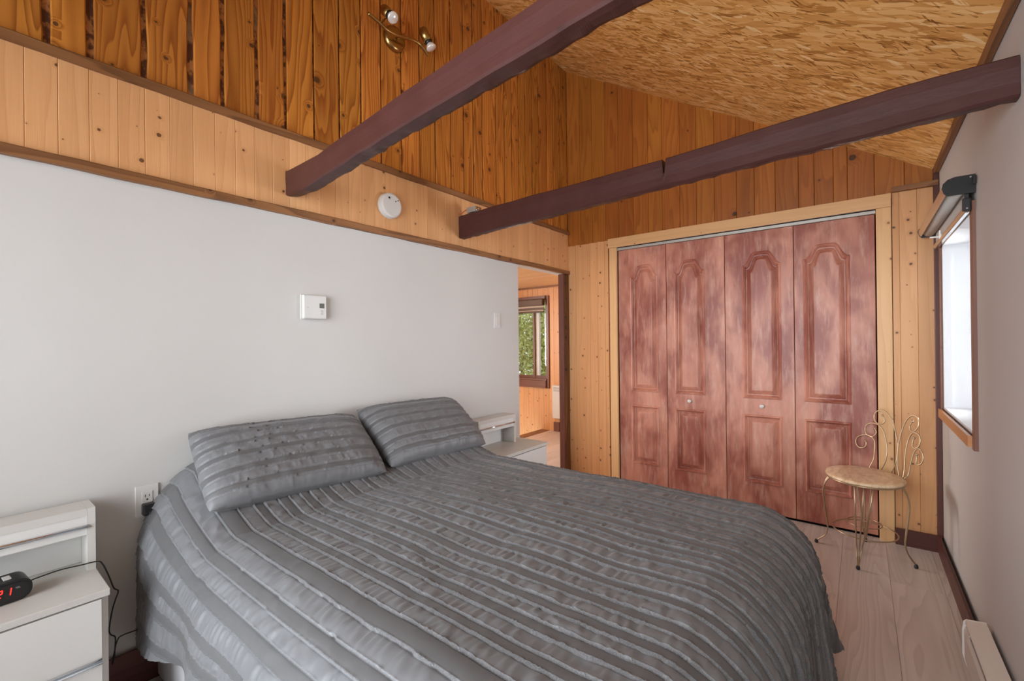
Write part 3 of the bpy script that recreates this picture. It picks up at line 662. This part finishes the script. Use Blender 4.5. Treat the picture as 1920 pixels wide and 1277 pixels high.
def quilt():
    R = .20; a0 = HWD-R; b0 = 2.005-R; D = R*PI/2+.305
    s = np.arange(-(a0+D), a0+D+.001, .0027); t = np.arange(.012, b0+D+.001, .0050)
    S, T = np.meshgrid(s, t, indexing='ij')
    q0 = np.maximum(np.abs(S)-a0, 0); q1 = np.maximum(T-b0, 0); d = np.hypot(q0, q1)
    nx = np.where(d > 1e-9, q0/np.maximum(d, 1e-9), 0)*np.sign(S); ny = np.where(d > 1e-9, q1/np.maximum(d, 1e-9), 0)
    D0 = D; D = D-(S < 0)*(.055+.11*np.clip(T/.5, 0, 1))*np.clip((1.55-T)/.5, 0, 1)*(q1 <= 0); over = d > D+.004; dd = np.minimum(d, D)
    a = np.minimum(dd, R*PI/2)/R; dr = np.maximum(dd-R*PI/2, 0)
    h = R*np.sin(a)+.03*dr; z = -R*(1-np.cos(a))-dr*.985
    th = np.arctan2(q1, q0+1e-9)
    per = np.where(q1 <= 0, T, np.where(q0 <= 0, b0+.785+np.abs(np.abs(S)-a0), b0+th*.5))
    N = VN(21); N2 = VN(22)
    cor = np.exp(-((th-.75)/.42)**2)*(q0 > 0)*(q1 > 0)
    sk = np.clip((dd-.16)/.4, 0, 1.2)**1.25
    fold = np.sin(per*14+3*N(per*2.2, S*0+np.sign(S)*3)+np.sign(S))*.020*(1-cor)+cor*.070*np.sin(th*12.5+np.sign(S)*1.2)+.02*N2(per*6, dd*4)
    fold = np.where(q1 > 0, fold*1.1, fold)
    h = h+sk*fold+sk*.012+cor*sk*.035
    X = XC+np.clip(S, -a0, a0)+nx*h; Y = -(np.minimum(T, b0)+ny*h)
    top = np.clip(1-dd/(D*.92), 0, 1)
    lump = .165*np.clip(1-(T-.10)/.40, 0, 1)**1.0
    lump = np.where(T < .1, .165, lump); lump = lump*lump/.165*.35+lump*.65
    gap = 1-.28*np.exp(-((S-.02)/.07)**2)
    Z = ZT+z+lump*gap*top**1.1 + top*(.022*N(S*2.4+4, T*2.2)+.010*N2(S*6, T*5)) + .012*top*np.cos(np.clip(S/HWD, -1, 1)*PI/2)
    P = np.stack([X, Y, Z], -1); P[..., 2] = np.maximum(P[..., 2], .016)
    ed, kd = strips(-(a0+D0)-.02, a0+D0+.05, 5)
    hgt, strip, seam = strip_relief(S, T, ed, kd, 31)
    nn = normals(P)
    if nn[len(s)//2, len(t)//3, 2] < 0: nn = -nn
    P = P+nn*hgt[..., None]
    P[..., 1] = np.minimum(P[..., 1], -.006); P[..., 2] = np.maximum(P[..., 2], .012)
    F = gridfaces(*S.shape); F = F[~over.reshape(-1)[F].any(1)]
    used = np.unique(F); mp = -np.ones(P.shape[0]*P.shape[1], int); mp[used] = np.arange(len(used))
    return P.reshape(-1, 3)[used], mp[F], strip.reshape(-1)[used], seam.reshape(-1)[used]
def bigmesh(name, V, F, mat, parent, attrs, at):
    me = bpy.data.meshes.new(name); V = V-np.array(at); n = len(F)
    me.vertices.add(len(V)); me.vertices.foreach_set('co', V.astype(np.float32).ravel())
    me.loops.add(n*4); me.loops.foreach_set('vertex_index', F.astype(np.int32).ravel())
    me.polygons.add(n); me.polygons.foreach_set('loop_start', np.arange(0, 4*n, 4, dtype=np.int32))
    me.update(calc_edges=True); me.validate(); me.shade_smooth()
    for k, a in attrs.items():
        q = me.attributes.new(k, 'FLOAT', 'POINT'); q.data.foreach_set('value', np.asarray(a, np.float32))
    me.materials.append(M[mat]); o = bpy.data.objects.new(name, me); COL.objects.link(o)
    o.location = Vector(at)-(wloc(parent) if parent else Vector((0, 0, 0)))
    if parent: o.parent = parent
    return o
V, F, st, sm = quilt()
q = bigmesh('quilt', V, F[:, ::-1], 'quilt', None, {'strip': st, 'seam': sm}, (XC, -1.0, .0))
tag(q, 'grey ruffled striped quilt covering the bed down to its sides', 'quilt')

def pillow(label, C, U, Vv, w, h, T, seed, droop=0.0):
    """C centre, U along the width, Vv up the face"""
    C, U, Vv = Vector(C), Vector(U).normalized(), Vector(Vv).normalized(); Nn = U.cross(Vv); Vv = Nn.cross(U)
    n, mm = 200, 150
    u = np.linspace(-1, 1, n); v = np.linspace(-1, 1, mm); A, B = np.meshgrid(u, v, indexing='ij'); n1 = VN(seed); n2 = VN(seed+5)
    prof = np.clip((1-np.abs(A)**5), 0, 1)**.62*np.clip((1-np.abs(B)**3.4), 0, 1)**.62
    pin = 1-.050*(np.abs(B)**2)*(1-np.abs(A)**6)*0; 
    sx = A*(1-.02*(np.abs(B)**8)); sy = B*(1-.02*(np.abs(A)**8))
    sides = []
    ed, kd = strips(-h/2-.03, h/2+.05, seed, .028, .032)
    for sg in (1, -1):
        Tt = T*(.5*prof+.012*n1(A*3+5, B*3+2)*prof)
        Tt = Tt*(1+.12*(-B))        # filling sags to the lower edge
        hg, strip, seam = strip_relief(B*h/2, A*w/2+3, ed, kd, seed+3, .0040, .0030)
        edge = np.clip(prof*3, 0, 1)
        d = sg*(Tt+hg*edge+.006*n2(A*9, B*7)*edge)
        zz = -droop*(A**2)
        P = np.array(C)+sx[..., None]*w/2*np.array(U)+(sy*h/2+zz)[..., None]*np.array(Vv)+d[..., None]*np.array(Nn)
        F = gridfaces(n, mm); sides.append((P.reshape(-1, 3), F if sg > 0 else F[:, ::-1], strip.reshape(-1), (seam*edge).reshape(-1)))
    V = np.concatenate([q_[0] for q_ in sides]); F = np.concatenate([sides[0][1], sides[1][1]+n*mm])
    o = bigmesh('pillow', V, F, 'quilt', None, {'strip': np.concatenate([q_[2] for q_ in sides]), 'seam': np.concatenate([q_[3] for q_ in sides])}, tuple(C))
    return tag(o, label, 'pillow', 'grey striped pillows on the bed')
pillow('grey striped pillow nearest the wall outlet, wide and flat', (-2.655, -.232, .782), (.70, -.055, -.015), (0, .30, .215), .70, .40, .150, 41)
pillow('grey striped pillow farther along, nearest the doorway', (-1.945, -.240, .780), (.70, -.02, -.01), (0, .30, .235), .66, .40, .165, 55)

# ------------------------------------------------------------------ nightstands
def nightstand(label, x0, x1, riser_x0, riser_x1):
    e = empty('nightstand', ((x0+x1)/2, -.17, 0)); tag(e, label, 'nightstand', 'white nightstands either side of the bed')
    zt, dp = .512, .322
    obj('body', join(box(x0, -.018, .0, x0+.016, -dp+.018, zt-.020), box(x1-.016, -.018, 0, x1, -dp+.018, zt-.020), box(x0+.016, -.018, .02, x1-.016, -.028, zt-.02), box(x0+.016, -.028, .05, x1-.016, -dp+.02, .066)), 'lamgrey', e)
    obj('top', box(x0-.002, -.016, zt-.020, x1+.002, -dp, zt, .0015), 'lamgrey', e)
    for a, b in ((.309, .487), (.07, .301)):
        d = obj('drawer', box(x0+.017, -dp+.019, a, x1-.017, -dp+.002, b, .001), 'lam', e)
        zr = .303 if a > .2 else .062
        obj('handle', tube([(x0+.018, -dp-.002, zr), (x1-.018, -dp-.002, zr)], .0085, 12), 'chrome', d, True)
    rs = obj('riser', join(box(riser_x1-.020, -.016, zt+.0005, riser_x1, -.128, .718), box(riser_x0, -.016, .694, riser_x1-.0205, -.128, .718), box(riser_x0, -.016, zt+.0005, riser_x0+.020, -.128, .6935)), 'lamgrey', e)
    obj('back_panel', box(riser_x0+.0205, -.016, zt+.001, riser_x1-.0205, -.024, .6935), 'lam', rs)
    obj('lip', box(riser_x0+.0205, -.120, .632, riser_x1-.0205, -.126, .6935), 'lam', rs)
    obj('rail', tube([(riser_x0+.0205, -.131, .660), (riser_x1-.0205, -.131, .660)], .0060, 10), 'chrome', rs, True)
    return e
nightstand('white nightstand holding the alarm clock beside the outlet', -3.80, -3.266, -3.80, -3.266)
nightstand('white nightstand between the bed and the open doorway', -1.39, -.852, -1.39, -.985)

# alarm clock
ck = empty('alarm_clock', (-3.495, -.165, .513)); tag(ck, 'black alarm clock with red digits on the nightstand', 'clock')
def loc2w(v, o, ang): return [(o[0]+x*math.cos(ang)-y*math.sin(ang), o[1]+x*math.sin(ang)+y*math.cos(ang), o[2]+z) for x, y, z in v]
CO, CA = (-3.500, -.165, .513), .10
def rrect(w, h, r, n=8):
    out = []
    for cx, cy, a0 in ((w/2-r, h/2-r, 0), (-w/2+r, h/2-r, PI/2), (-w/2+r, -h/2+r, PI), (w/2-r, -h/2+r, 1.5*PI)):
        out += [(cx+r*math.cos(a0+PI/2*i/n), cy+r*math.sin(a0+PI/2*i/n)) for i in range(n+1)]
    return out
v, f = prism([(x, z+.032) for x, z in rrect(.165, .060, .026)], 'y', -.036, .036)
obj('case', (loc2w(v, CO, CA), f), 'black', ck)
v, f = prism([(x, z+.032) for x, z in rrect(.150, .046, .020)], 'y', -.0385, -.0355)
face = obj('face', (loc2w(v, CO, CA), f), 'black', ck)
SEG = {'2': 'abged', '1': 'bc'}
def digit(ch, x, z, w=.0095, h=.021, t=.0024):
    out = []; H = h/2
    S = {'a': (x+t, z+h-t, x+w-t, z+h), 'g': (x+t, z+H-t/2, x+w-t, z+H+t/2), 'd': (x+t, z, x+w-t, z+t), 'b': (x+w-t, z+H, x+w, z+h-t*.4), 'c': (x+w-t, z+t*.4, x+w, z+H), 'e': (x, z+t*.4, x+t, z+H), 'f': (x, z+H, x+t, z+h)}
    for k in SEG[ch]:
        a, b, c, d = S[k]; out.append(box(a, -.0395, b, c, -.0384, d))
    v, f = join(*out); return [(p_[0]+(p_[2]-z)*.12, p_[1], p_[2]) for p_ in v], f
for ch, xx in (('2', .012), ('1', .029)):
    v, f = digit(ch, xx, .024); obj('digit', (loc2w(v, CO, CA), f), 'red_led', face)
v, f = join(box(.048, -.0395, .040, .056, -.0384, .042), box(.050, -.0395, .0375, .058, -.0384, .0385)); obj('indicator_mark', (loc2w(v, CO, CA), f), 'grey', face)
def text(name, s, size, mat, parent, mw, ext=.0003):
    cu = bpy.data.curves.new(name, 'FONT'); cu.body = s; cu.size = size; cu.extrude = ext; cu.align_x = 'CENTER'
    t = bpy.data.objects.new(name, cu); COL.objects.link(t)
    dg = bpy.context.evaluated_depsgraph_get(); me = bpy.data.meshes.new_from_object(t.evaluated_get(dg))
    bpy.data.objects.remove(t); me.materials.clear(); me.materials.append(M[mat]); me.transform(mw)
    v = [tuple(q_.co) for q_ in me.vertices]; f = [list(p_.vertices) for p_ in me.polygons]; bpy.data.meshes.remove(me)
    return obj(name, (v, f), mat, parent)
mw = Matrix.Translation(CO) @ Matrix.Rotation(CA, 4, 'Z') @ Matrix.Translation((.002, -.0387, .0115)) @ Matrix.Rotation(PI/2, 4, 'X')
text('lettering', 'ome', .0085, 'grey', face, mw)
v, f = join(*[box(-.060+.022*i, -.016, .0615, -.044+.022*i, .012, .0655, .001) for i in range(5)]); obj('button_row', (loc2w(v, CO, CA), f), 'plastic', ck)
obj('power_cord', tube([(-3.428, -.145, .536), (-3.412, -.136, .540), (-3.39, -.136, .543), (-3.35, -.137, .546), (-3.30, -.137, .542), (-3.262, -.136, .538), (-3.250, -.132, .522), (-3.242, -.13, .500), (-3.233, -.13, .470), (-3.222, -.13, .430), (-3.211, -.13, .415), (-3.218, -.13, .390), (-3.227, -.13, .355), (-3.235, -.13, .297), (-3.231, -.13, .277), (-3.220, -.13, .263), (-3.220, -.13, .235), (-3.223, -.13, .191), (-3.227, -.125, .172), (-3.222, -.12, .20), (-3.212, -.12, .246), (-3.194, -.115, .252), (-3.16, -.10, .243), (-3.12, -.08, .238), (-3.08, -.05, .235)], .0021, 6, 5), 'rubber', ck, True)

# ------------------------------------------------------------------ fittings on the walls
e = empty('wall_outlet', (-3.103, 0, .62)); tag(e, 'white wall outlet beside the bed with a black plug in it', 'outlet')
obj('plate', box(-3.138, -.006, .610, -3.068, 0, .724, .002), 'plastic', e)
rc = obj('receptacle', box(-3.119, -.0085, .634, -3.087, -.0055, .700, .001), 'plastic', e)
obj('slot', join(box(-3.1105, -.0090, .680, -3.1085, -.0084, .690), box(-3.0985, -.0090, .681, -3.0965, -.0084, .689), box(-3.106, -.0090, .668, -3.101, -.0084, .674)), 'shadowgap', rc)
pg = empty('power_plug', (-3.103, -.03, .62)); tag(pg, 'black power plug pushed into the wall outlet', 'plug')
obj('plug_body', box(-3.122, -.040, .618, -3.084, -.0090, .660, .004), 'black', pg)
obj('cord', tube([(-3.103, -.040, .632), (-3.100, -.048, .60), (-3.09, -.045, .5)], .003, 8, 5), 'rubber', pg, True)
e = empty('thermostat', (-2.447, 0, 1.37)); tag(e, 'white wall thermostat with small dark display', 'thermostat')
obj('base_plate', box(-2.512, -.008, 1.368, -2.390, 0, 1.489, .003), 'lamgrey', e)
th = obj('cover', box(-2.508, -.028, 1.371, -2.390, -.0085, 1.487, .005), 'plastic', e)
obj('display', box(-2.428, -.0290, 1.424, -2.404, -.0279, 1.448), 'lcd', th)
for z in (1.410, 1.397): obj('button', tube([(-2.416+.0045*math.cos(a*PI/6), -.0285, z+.0045*math.sin(a*PI/6)) for a in range(12)], .0006, 5, closed=True), 'grey', th)
obj('logo_mark', box(-2.491, -.0286, 1.4235, -2.482, -.0279, 1.4255), 'grey', th)
e = empty('light_switch', (-1.034, 0, 1.35)); tag(e, 'white rocker light switch left of the doorway', 'light switch')
obj('plate', box(-1.072, -.006, 1.348, -1.000, 0, 1.462, .002), 'plastic', e)
obj('bezel', box(-1.053, -.0075, 1.371, -1.019, -.0055, 1.440, .0008), 'lamgrey', e)
obj('rocker', prism([(-.0060, 1.373), (-.0115, 1.373), (-.0085, 1.405), (-.0080, 1.438), (-.0060, 1.438)], 'x', -1.0515, -1.0205), 'plastic', e)
e = empty('smoke_detector', (-1.997, 0, 2.03)); tag(e, 'round white smoke detector on the light pine band', 'smoke detector')
obj('base_ring', lathe([(.070, 0), (.072, .004), (.072, .010), (.069, .013)], (-1.997, -.002, 2.032), (0, -1, 0), 40), 'lamgrey', e)
cv = obj('cover', lathe([(.0695, .0132), (.071, .020), (.068, .034), (.060, .039), (.0, .040)], (-1.997, -.002, 2.032), (0, -1, 0), 40), 'plastic', e)
for dx, dz, r0 in ((-.020, .038, .0062), (.024, .026, .0035), (.040, .034, .0035)): obj('vent_hole', lathe([(r0, 0), (r0, .0012)], (-1.997+dx, -.0415, 2.032+dz), (0, -1, 0), 12), 'shadowgap', cv)
e = empty('junction_box', (-1.30, -.09, 2.098)); tag(e, 'small metal junction box with red wire on the beam', 'junction box')
obj('box', box(-1.425, -.075, 2.106, -1.372, -.150, 2.142, .003), 'steel', e)
obj('clamp', join(box(-1.424, -.151, 2.112, -1.378, -.163, 2.136, .002), lathe([(.006, 0), (.006, .008)], (-1.40, -.163, 2.125), (0, -1, 0), 10)), 'chrome', e)
obj('red_wire', tube([(-1.40, -.076, 2.130), (-1.405, -.055, 2.136), (-1.42, -.03, 2.118), (-1.425, -.012, 2.112), (-1.43, -.003, 2.115)], .0035, 8, 6), 'redwire', e, True)

# spotlight bar on the upper boards
e = empty('wall_spotlight', (-1.93, .004, 3.0)); tag(e, 'antique brass wall light with wavy bar and two spot bulbs', 'wall light')
obj('base_plate', lathe([(.070, 0), (.071, .012), (.066, .026), (.052, .031), (0, .032)], (-1.945, .004, 3.018), (0, -1, 0), 40), 'brass', e, True)
obj('stem', lathe([(.008, 0), (.008, .05)], (-1.945, -.026, 3.012), (0, -1, 0), 12), 'brass', e, True)
obj('bar', tube([(-2.165, -.075, 3.012), (-2.10, -.075, 3.000), (-2.05, -.075, 2.988), (-1.99, -.075, 2.992), (-1.92, -.075, 3.012), (-1.86, -.075, 3.028), (-1.81, -.075, 3.028), (-1.775, -.075, 3.012), (-1.748, -.075, 2.995)], .0095, 10, 6), 'brass', e, True)
def head(o, d, L=.082, r=.027):
    d = Vector(d).normalized(); o = Vector(o)-d*.014
    h = obj('lamp_head', lathe([(.004, -.002), (r*.8, 0), (r, .006), (r, L), (r*.82, L), (r*.82, L-.01)], o, d, 24), 'brass', e, True)
    obj('collar', lathe([(r*.78, L-.008), (r*.78, L+.010), (r*.6, L+.012)], o, d, 20), 'black', h, True)
    obj('bulb', lathe([(r*.55, L+.011), (r*.8, L+.018), (r*1.12, L+.036), (r*1.12, L+.041), (r*.9, L+.045), (0, L+.047)], o, d, 24), 'bulb', h, True)
    return h
h1 = head((-2.045, -.058, 3.105), (-.02, -.60, -.62)); obj('arm', tube([(-2.085, -.075, 2.998), (-2.07, -.075, 3.025), (-2.052, -.080, 3.055)], .005, 8, 4), 'brass', h1, True)
h2 = head((-1.785, -.075, 3.120), (.22, -.22, -.62)); obj('arm', tube([(-1.80, -.075, 3.026), (-1.785, -.080, 3.045), (-1.765, -.088, 3.070)], .005, 8, 4), 'brass', h2, True)

# ------------------------------------------------------------------ roller blind over the window
e = empty('roller_blind', (-.55, -W, 1.75)); tag(e, 'bronze cassette roller blind with black end caps above the window', 'blind')
xa, xb = -1.045, -.075
prof = [(-W+.004, 1.894), (-W+.060, 1.894), (-W+.080, 1.887), (-W+.094, 1.872), (-W+.097, 1.855), (-W+.092, 1.838), (-W+.086, 1.830), (-W+.082, 1.834), (-W+.089, 1.856), (-W+.086, 1.870), (-W+.075, 1.882), (-W+.058, 1.888), (-W+.004, 1.888)]
obj('cassette', prism(prof, 'x', xa+.006, xb-.006), 'blindwood', e, False)
cap = [(-W+.003, 1.896), (-W+.061, 1.896), (-W+.082, 1.889), (-W+.096, 1.874), (-W+.099, 1.855), (-W+.094, 1.835), (-W+.084, 1.822), (-W+.003, 1.822)]
for x0_, x1_ in ((xa, xa+.006), (xb-.006, xb)):
    c_ = obj('end_cap', prism(cap, 'x', x0_, x1_), 'black', e)
    if x0_ == xa:
        for yy_, zz_ in ((-W+.016, 1.886), (-W+.074, 1.884), (-W+.082, 1.834)): obj('screw', lathe([(.0035, 0), (.003, .0015)], (xa, yy_, zz_), (-1, 0, 0), 10), 'chrome', c_)
obj('fabric_roll', lathe([(.030, 0), (.030, xb-xa-.016)], (xa+.008, -W+.052, 1.855), (1, 0, 0), 32), 'blind', e, True)
obj('fabric', box(xa+.020, -W+.024, 1.775, xb-.020, -W+.0255, 1.862), 'blind', e)
obj('bottom_rail', prism([(-W+.018, 1.752), (-W+.032, 1.752), (-W+.036, 1.764), (-W+.030, 1.779), (-W+.020, 1.779)], 'x', xa+.015, xb-.015), 'blindwood', e)
obj('seal_strip', box(xa+.016, -W+.018, 1.7485, xb-.016, -W+.030, 1.7515), 'chrome', e)
br = obj('bracket', join(box(xa+.002, -W+.020, 1.772, xa+.012, -W+.034, 1.822, .002), box(xa+.0, -W+.014, 1.752, xa+.014, -W+.040, 1.806, .005)), 'black', e)
obj('hook', join(box(xa-.03, -W+.004, 1.876, xa+.004, -W+.014, 1.882, .002), box(xa-.034, -W+.004, 1.850, xa-.026, -W+.014, 1.883, .003)), 'black', e)
obj('screw', lathe([(.004, 0), (.003, .002)], (xa, -W+.027, 1.763), (-1, 0, 0), 10), 'chrome', br)
obj('cord_cleat', join(tube([(-.36, -W+.034, 1.772), (-.36, -W+.075, 1.774)], .004, 8), box(-.376, -W+.030, 1.762, -.344, -W+.040, 1.786, .004), lathe([(.005, 0), (.003, .022)], (-.36, -W+.036, 1.784), (0, 0, 1), 8)), 'cleatwhite', e)

# ------------------------------------------------------------------ baseboard heater
e = empty('baseboard_heater', (-1.75, -W, .0)); tag(e, 'long almond baseboard heater under the window wall', 'heater')
HX0, HX1 = -2.45, -1.215
y0 = -W+.0135
obj('casing', prism([(y0, .04), (y0, .196), (y0+.052, .190), (y0+.056, .186), (y0+.056, .178), (y0+.050, .184), (y0+.006, .188), (y0+.006, .04)], 'x', HX0, HX1-.003), 'heater', e)
obj('front_panel', prism([(y0+.060, .045), (y0+.062, .150), (y0+.056, .162), (y0+.053, .162), (y0+.058, .149), (y0+.056, .045)], 'x', HX0, HX1-.075), 'heater', e)
obj('fin_stack', box(HX0+.1, y0+.010, .07, HX1-.12, y0+.048, .130), 'steel', e)
obj('end_cap', prism([(y0, .012), (y0, .197), (y0+.053, .191), (y0+.060, .183), (y0+.064, .150), (y0+.064, .060), (y0+.052, .012)], 'x', HX1-.003, HX1), 'heater', e)
obj('end_cover', prism([(y0+.058, .045), (y0+.0595, .150), (y0+.0545, .166), (y0+.051, .166), (y0+.055, .150), (y0+.054, .045)], 'x', HX1-.074, HX1-.004), 'heater', e)
for q_ in (HX1-.05, HX0+.004): obj('foot', box(q_, y0+.004, 0, q_+.046, y0+.05, .0395), 'heater', e)

# ------------------------------------------------------------------ wire chair
CX, CY, SZ = -.335, -2.135, .462
e = empty('vanity_chair', (CX, CY, 0)); tag(e, 'bronze wire vanity chair with round tan seat by the closet', 'chair')
def rim(phi, k=1.0):
    a = phi; x = .205*k*math.cos(a); y = .180*k*math.sin(a); r_ = .14
    return CX+x*math.cos(r_)-y*math.sin(r_), CY+x*math.sin(r_)+y*math.cos(r_)
n = 48
prof = ((.96, -.012), (1.0, -.010), (1.005, -.003), (.995, .003), (.95, .0065), (.6, .009), (.0, .010))
V = []; F = []
for k, dz in prof: V += [(*rim(2*PI*j/n, max(k, .001)), SZ+dz) for j in range(n)]
for i in range(len(prof)-1): F += [(i*n+j, i*n+(j+1) % n, (i+1)*n+(j+1) % n, (i+1)*n+j) for j in range(n)]
F.append(tuple(range(n))[::-1])
sx_ = obj('seat', (V, F), 'seat', e, True)
obj('seat_ring', tube([(*rim(2*PI*j/n, .97), SZ-.016) for j in range(n)], .0045, 8, closed=True), 'gold', e, True)
feet = [((-.287, -1.903), (0, 1)), ((-.342, -2.352), (0, -1)), ((-.541, -2.105), (-1, 0)), ((-.095, -2.14), (1, 0))]
for (fx_, fy_), (dx, dy) in feet:
    tx, ty = -dy, dx; leg = None
    base = Vector((CX+dx*.175, CY+dy*.155, 0))
    out = Vector((dx, dy, 0)); R0 = (Vector((fx_, fy_, 0))-Vector((CX, CY, 0))).dot(out); r0 = .165 if dx else .148
    prof_r = [(r0, SZ-.016), (r0+.030, .40), (r0+.044, .345), (r0+.040, .27), (r0+.030, .17), (r0+.026, .11), (r0+.040, .06), (R0, .016)]
    wires = []
    for s_ in (-1, 0, 1):
        P = []
        for r, z in prof_r:
            sp = s_*.040*((z-.016)/(SZ-.03))**.8
            off = (Vector((fx_, fy_, 0))-Vector((CX, CY, 0)))-out*R0
            kk = 1-(z-.016)/(SZ-.03)
            q_ = Vector((CX, CY, 0))+out*r+Vector((tx, ty, 0))*sp+off*kk; P.append((q_.x, q_.y, z))
        wires.append(tube(P, .0036, 7, 5))
    leg = obj('leg', join(*wires), 'gold', e, True)
    obj('foot_cap', lathe([(.006, 0), (.009, .003), (.010, .010), (.008, .018), (.005, .022)], (fx_, fy_, .0), (0, 0, 1), 12), 'rubber', leg, True)
ring_pts = [(CX+.158*math.cos(a_), CY+.148*math.sin(a_), .150) for a_ in [2*PI*j/40 for j in range(40)]]
obj('stretcher_ring', tube(ring_pts, .0036, 7, closed=True), 'gold', e, True)
obj('inner_ring', tube([(CX+.09*math.cos(a_)+.05, CY+.08*math.sin(a_), .175) for a_ in [2*PI*j/28 for j in range(28)]], .003, 7, closed=True), 'gold', e, True)
SCROLL = [
 [(-.099,-2.166,.448),(-.1,-2.181,.513),(-.094,-2.188,.575),(-.082,-2.188,.626),(-.063,-2.173,.645),(-.04,-2.15,.649),(-.014,-2.121,.637),(.002,-2.1,.61),(-.006,-2.101,.577),(-.029,-2.12,.563),(-.048,-2.142,.575),(-.05,-2.149,.596),(-.045,-2.147,.61)],
 [(-.149,-2.218,.458),(-.152,-2.235,.524),(-.145,-2.244,.592),(-.126,-2.238,.657),(-.103,-2.225,.704),(-.078,-2.204,.724),(-.05,-2.177,.726),(-.03,-2.153,.709),(-.027,-2.144,.678),(-.043,-2.153,.652),(-.066,-2.176,.645),(-.08,-2.193,.663),(-.079,-2.196,.684),(-.07,-2.19,.697)],
 [(-.19,-2.26,.455),(-.194,-2.277,.523),(-.187,-2.289,.607),(-.17,-2.285,.671),(-.144,-2.274,.742),(-.122,-2.261,.782),(-.089,-2.234,.812),(-.062,-2.205,.804),(-.052,-2.189,.773),(-.064,-2.193,.741),(-.086,-2.212,.728),(-.103,-2.232,.742),(-.1,-2.235,.764),(-.088,-2.227,.783)],
 [(-.223,-2.292,.455),(-.201,-2.285,.525),(-.187,-2.289,.607),(-.183,-2.302,.692),(-.188,-2.323,.766),(-.201,-2.344,.804),(-.22,-2.365,.811),(-.235,-2.375,.789),(-.241,-2.373,.755),(-.231,-2.358,.727),(-.218,-2.344,.728),(-.209,-2.34,.747),(-.212,-2.346,.764),(-.213,-2.351,.777)],
 [(-.244,-2.312,.447),(-.233,-2.314,.512),(-.221,-2.319,.593),(-.217,-2.33,.66),(-.223,-2.345,.706),(-.237,-2.362,.721),(-.254,-2.376,.707),(-.263,-2.379,.679),(-.262,-2.372,.65),(-.25,-2.358,.636),(-.238,-2.348,.646),(-.236,-2.351,.67),(-.237,-2.356,.69)],
 [(-.258,-2.321,.428),(-.253,-2.329,.487),(-.25,-2.342,.562),(-.252,-2.356,.617),(-.264,-2.372,.639),(-.278,-2.384,.626),(-.289,-2.388,.597),(-.289,-2.382,.567),(-.28,-2.37,.552),(-.27,-2.361,.559),(-.266,-2.363,.585),(-.265,-2.365,.605)]]
for P in SCROLL:
    P = [Vector(p_)+Vector((-.022, 0, 0)) for p_ in P]
    a_ = math.atan2(P[0].y-CY, P[0].x-CX); rx_, ry_ = rim(a_-.14, 1.0); P = [Vector((rx_, ry_, SZ-.018)), Vector(((rx_+P[0].x)/2, (ry_+P[0].y)/2, SZ+.004))]+P[1:]
    w_ = obj('back_scroll', tube(P, .0034, 7, 5), 'gold', e, True)
    obj('ball_tip', ball(P[-1], .0072), 'gold', w_, True)
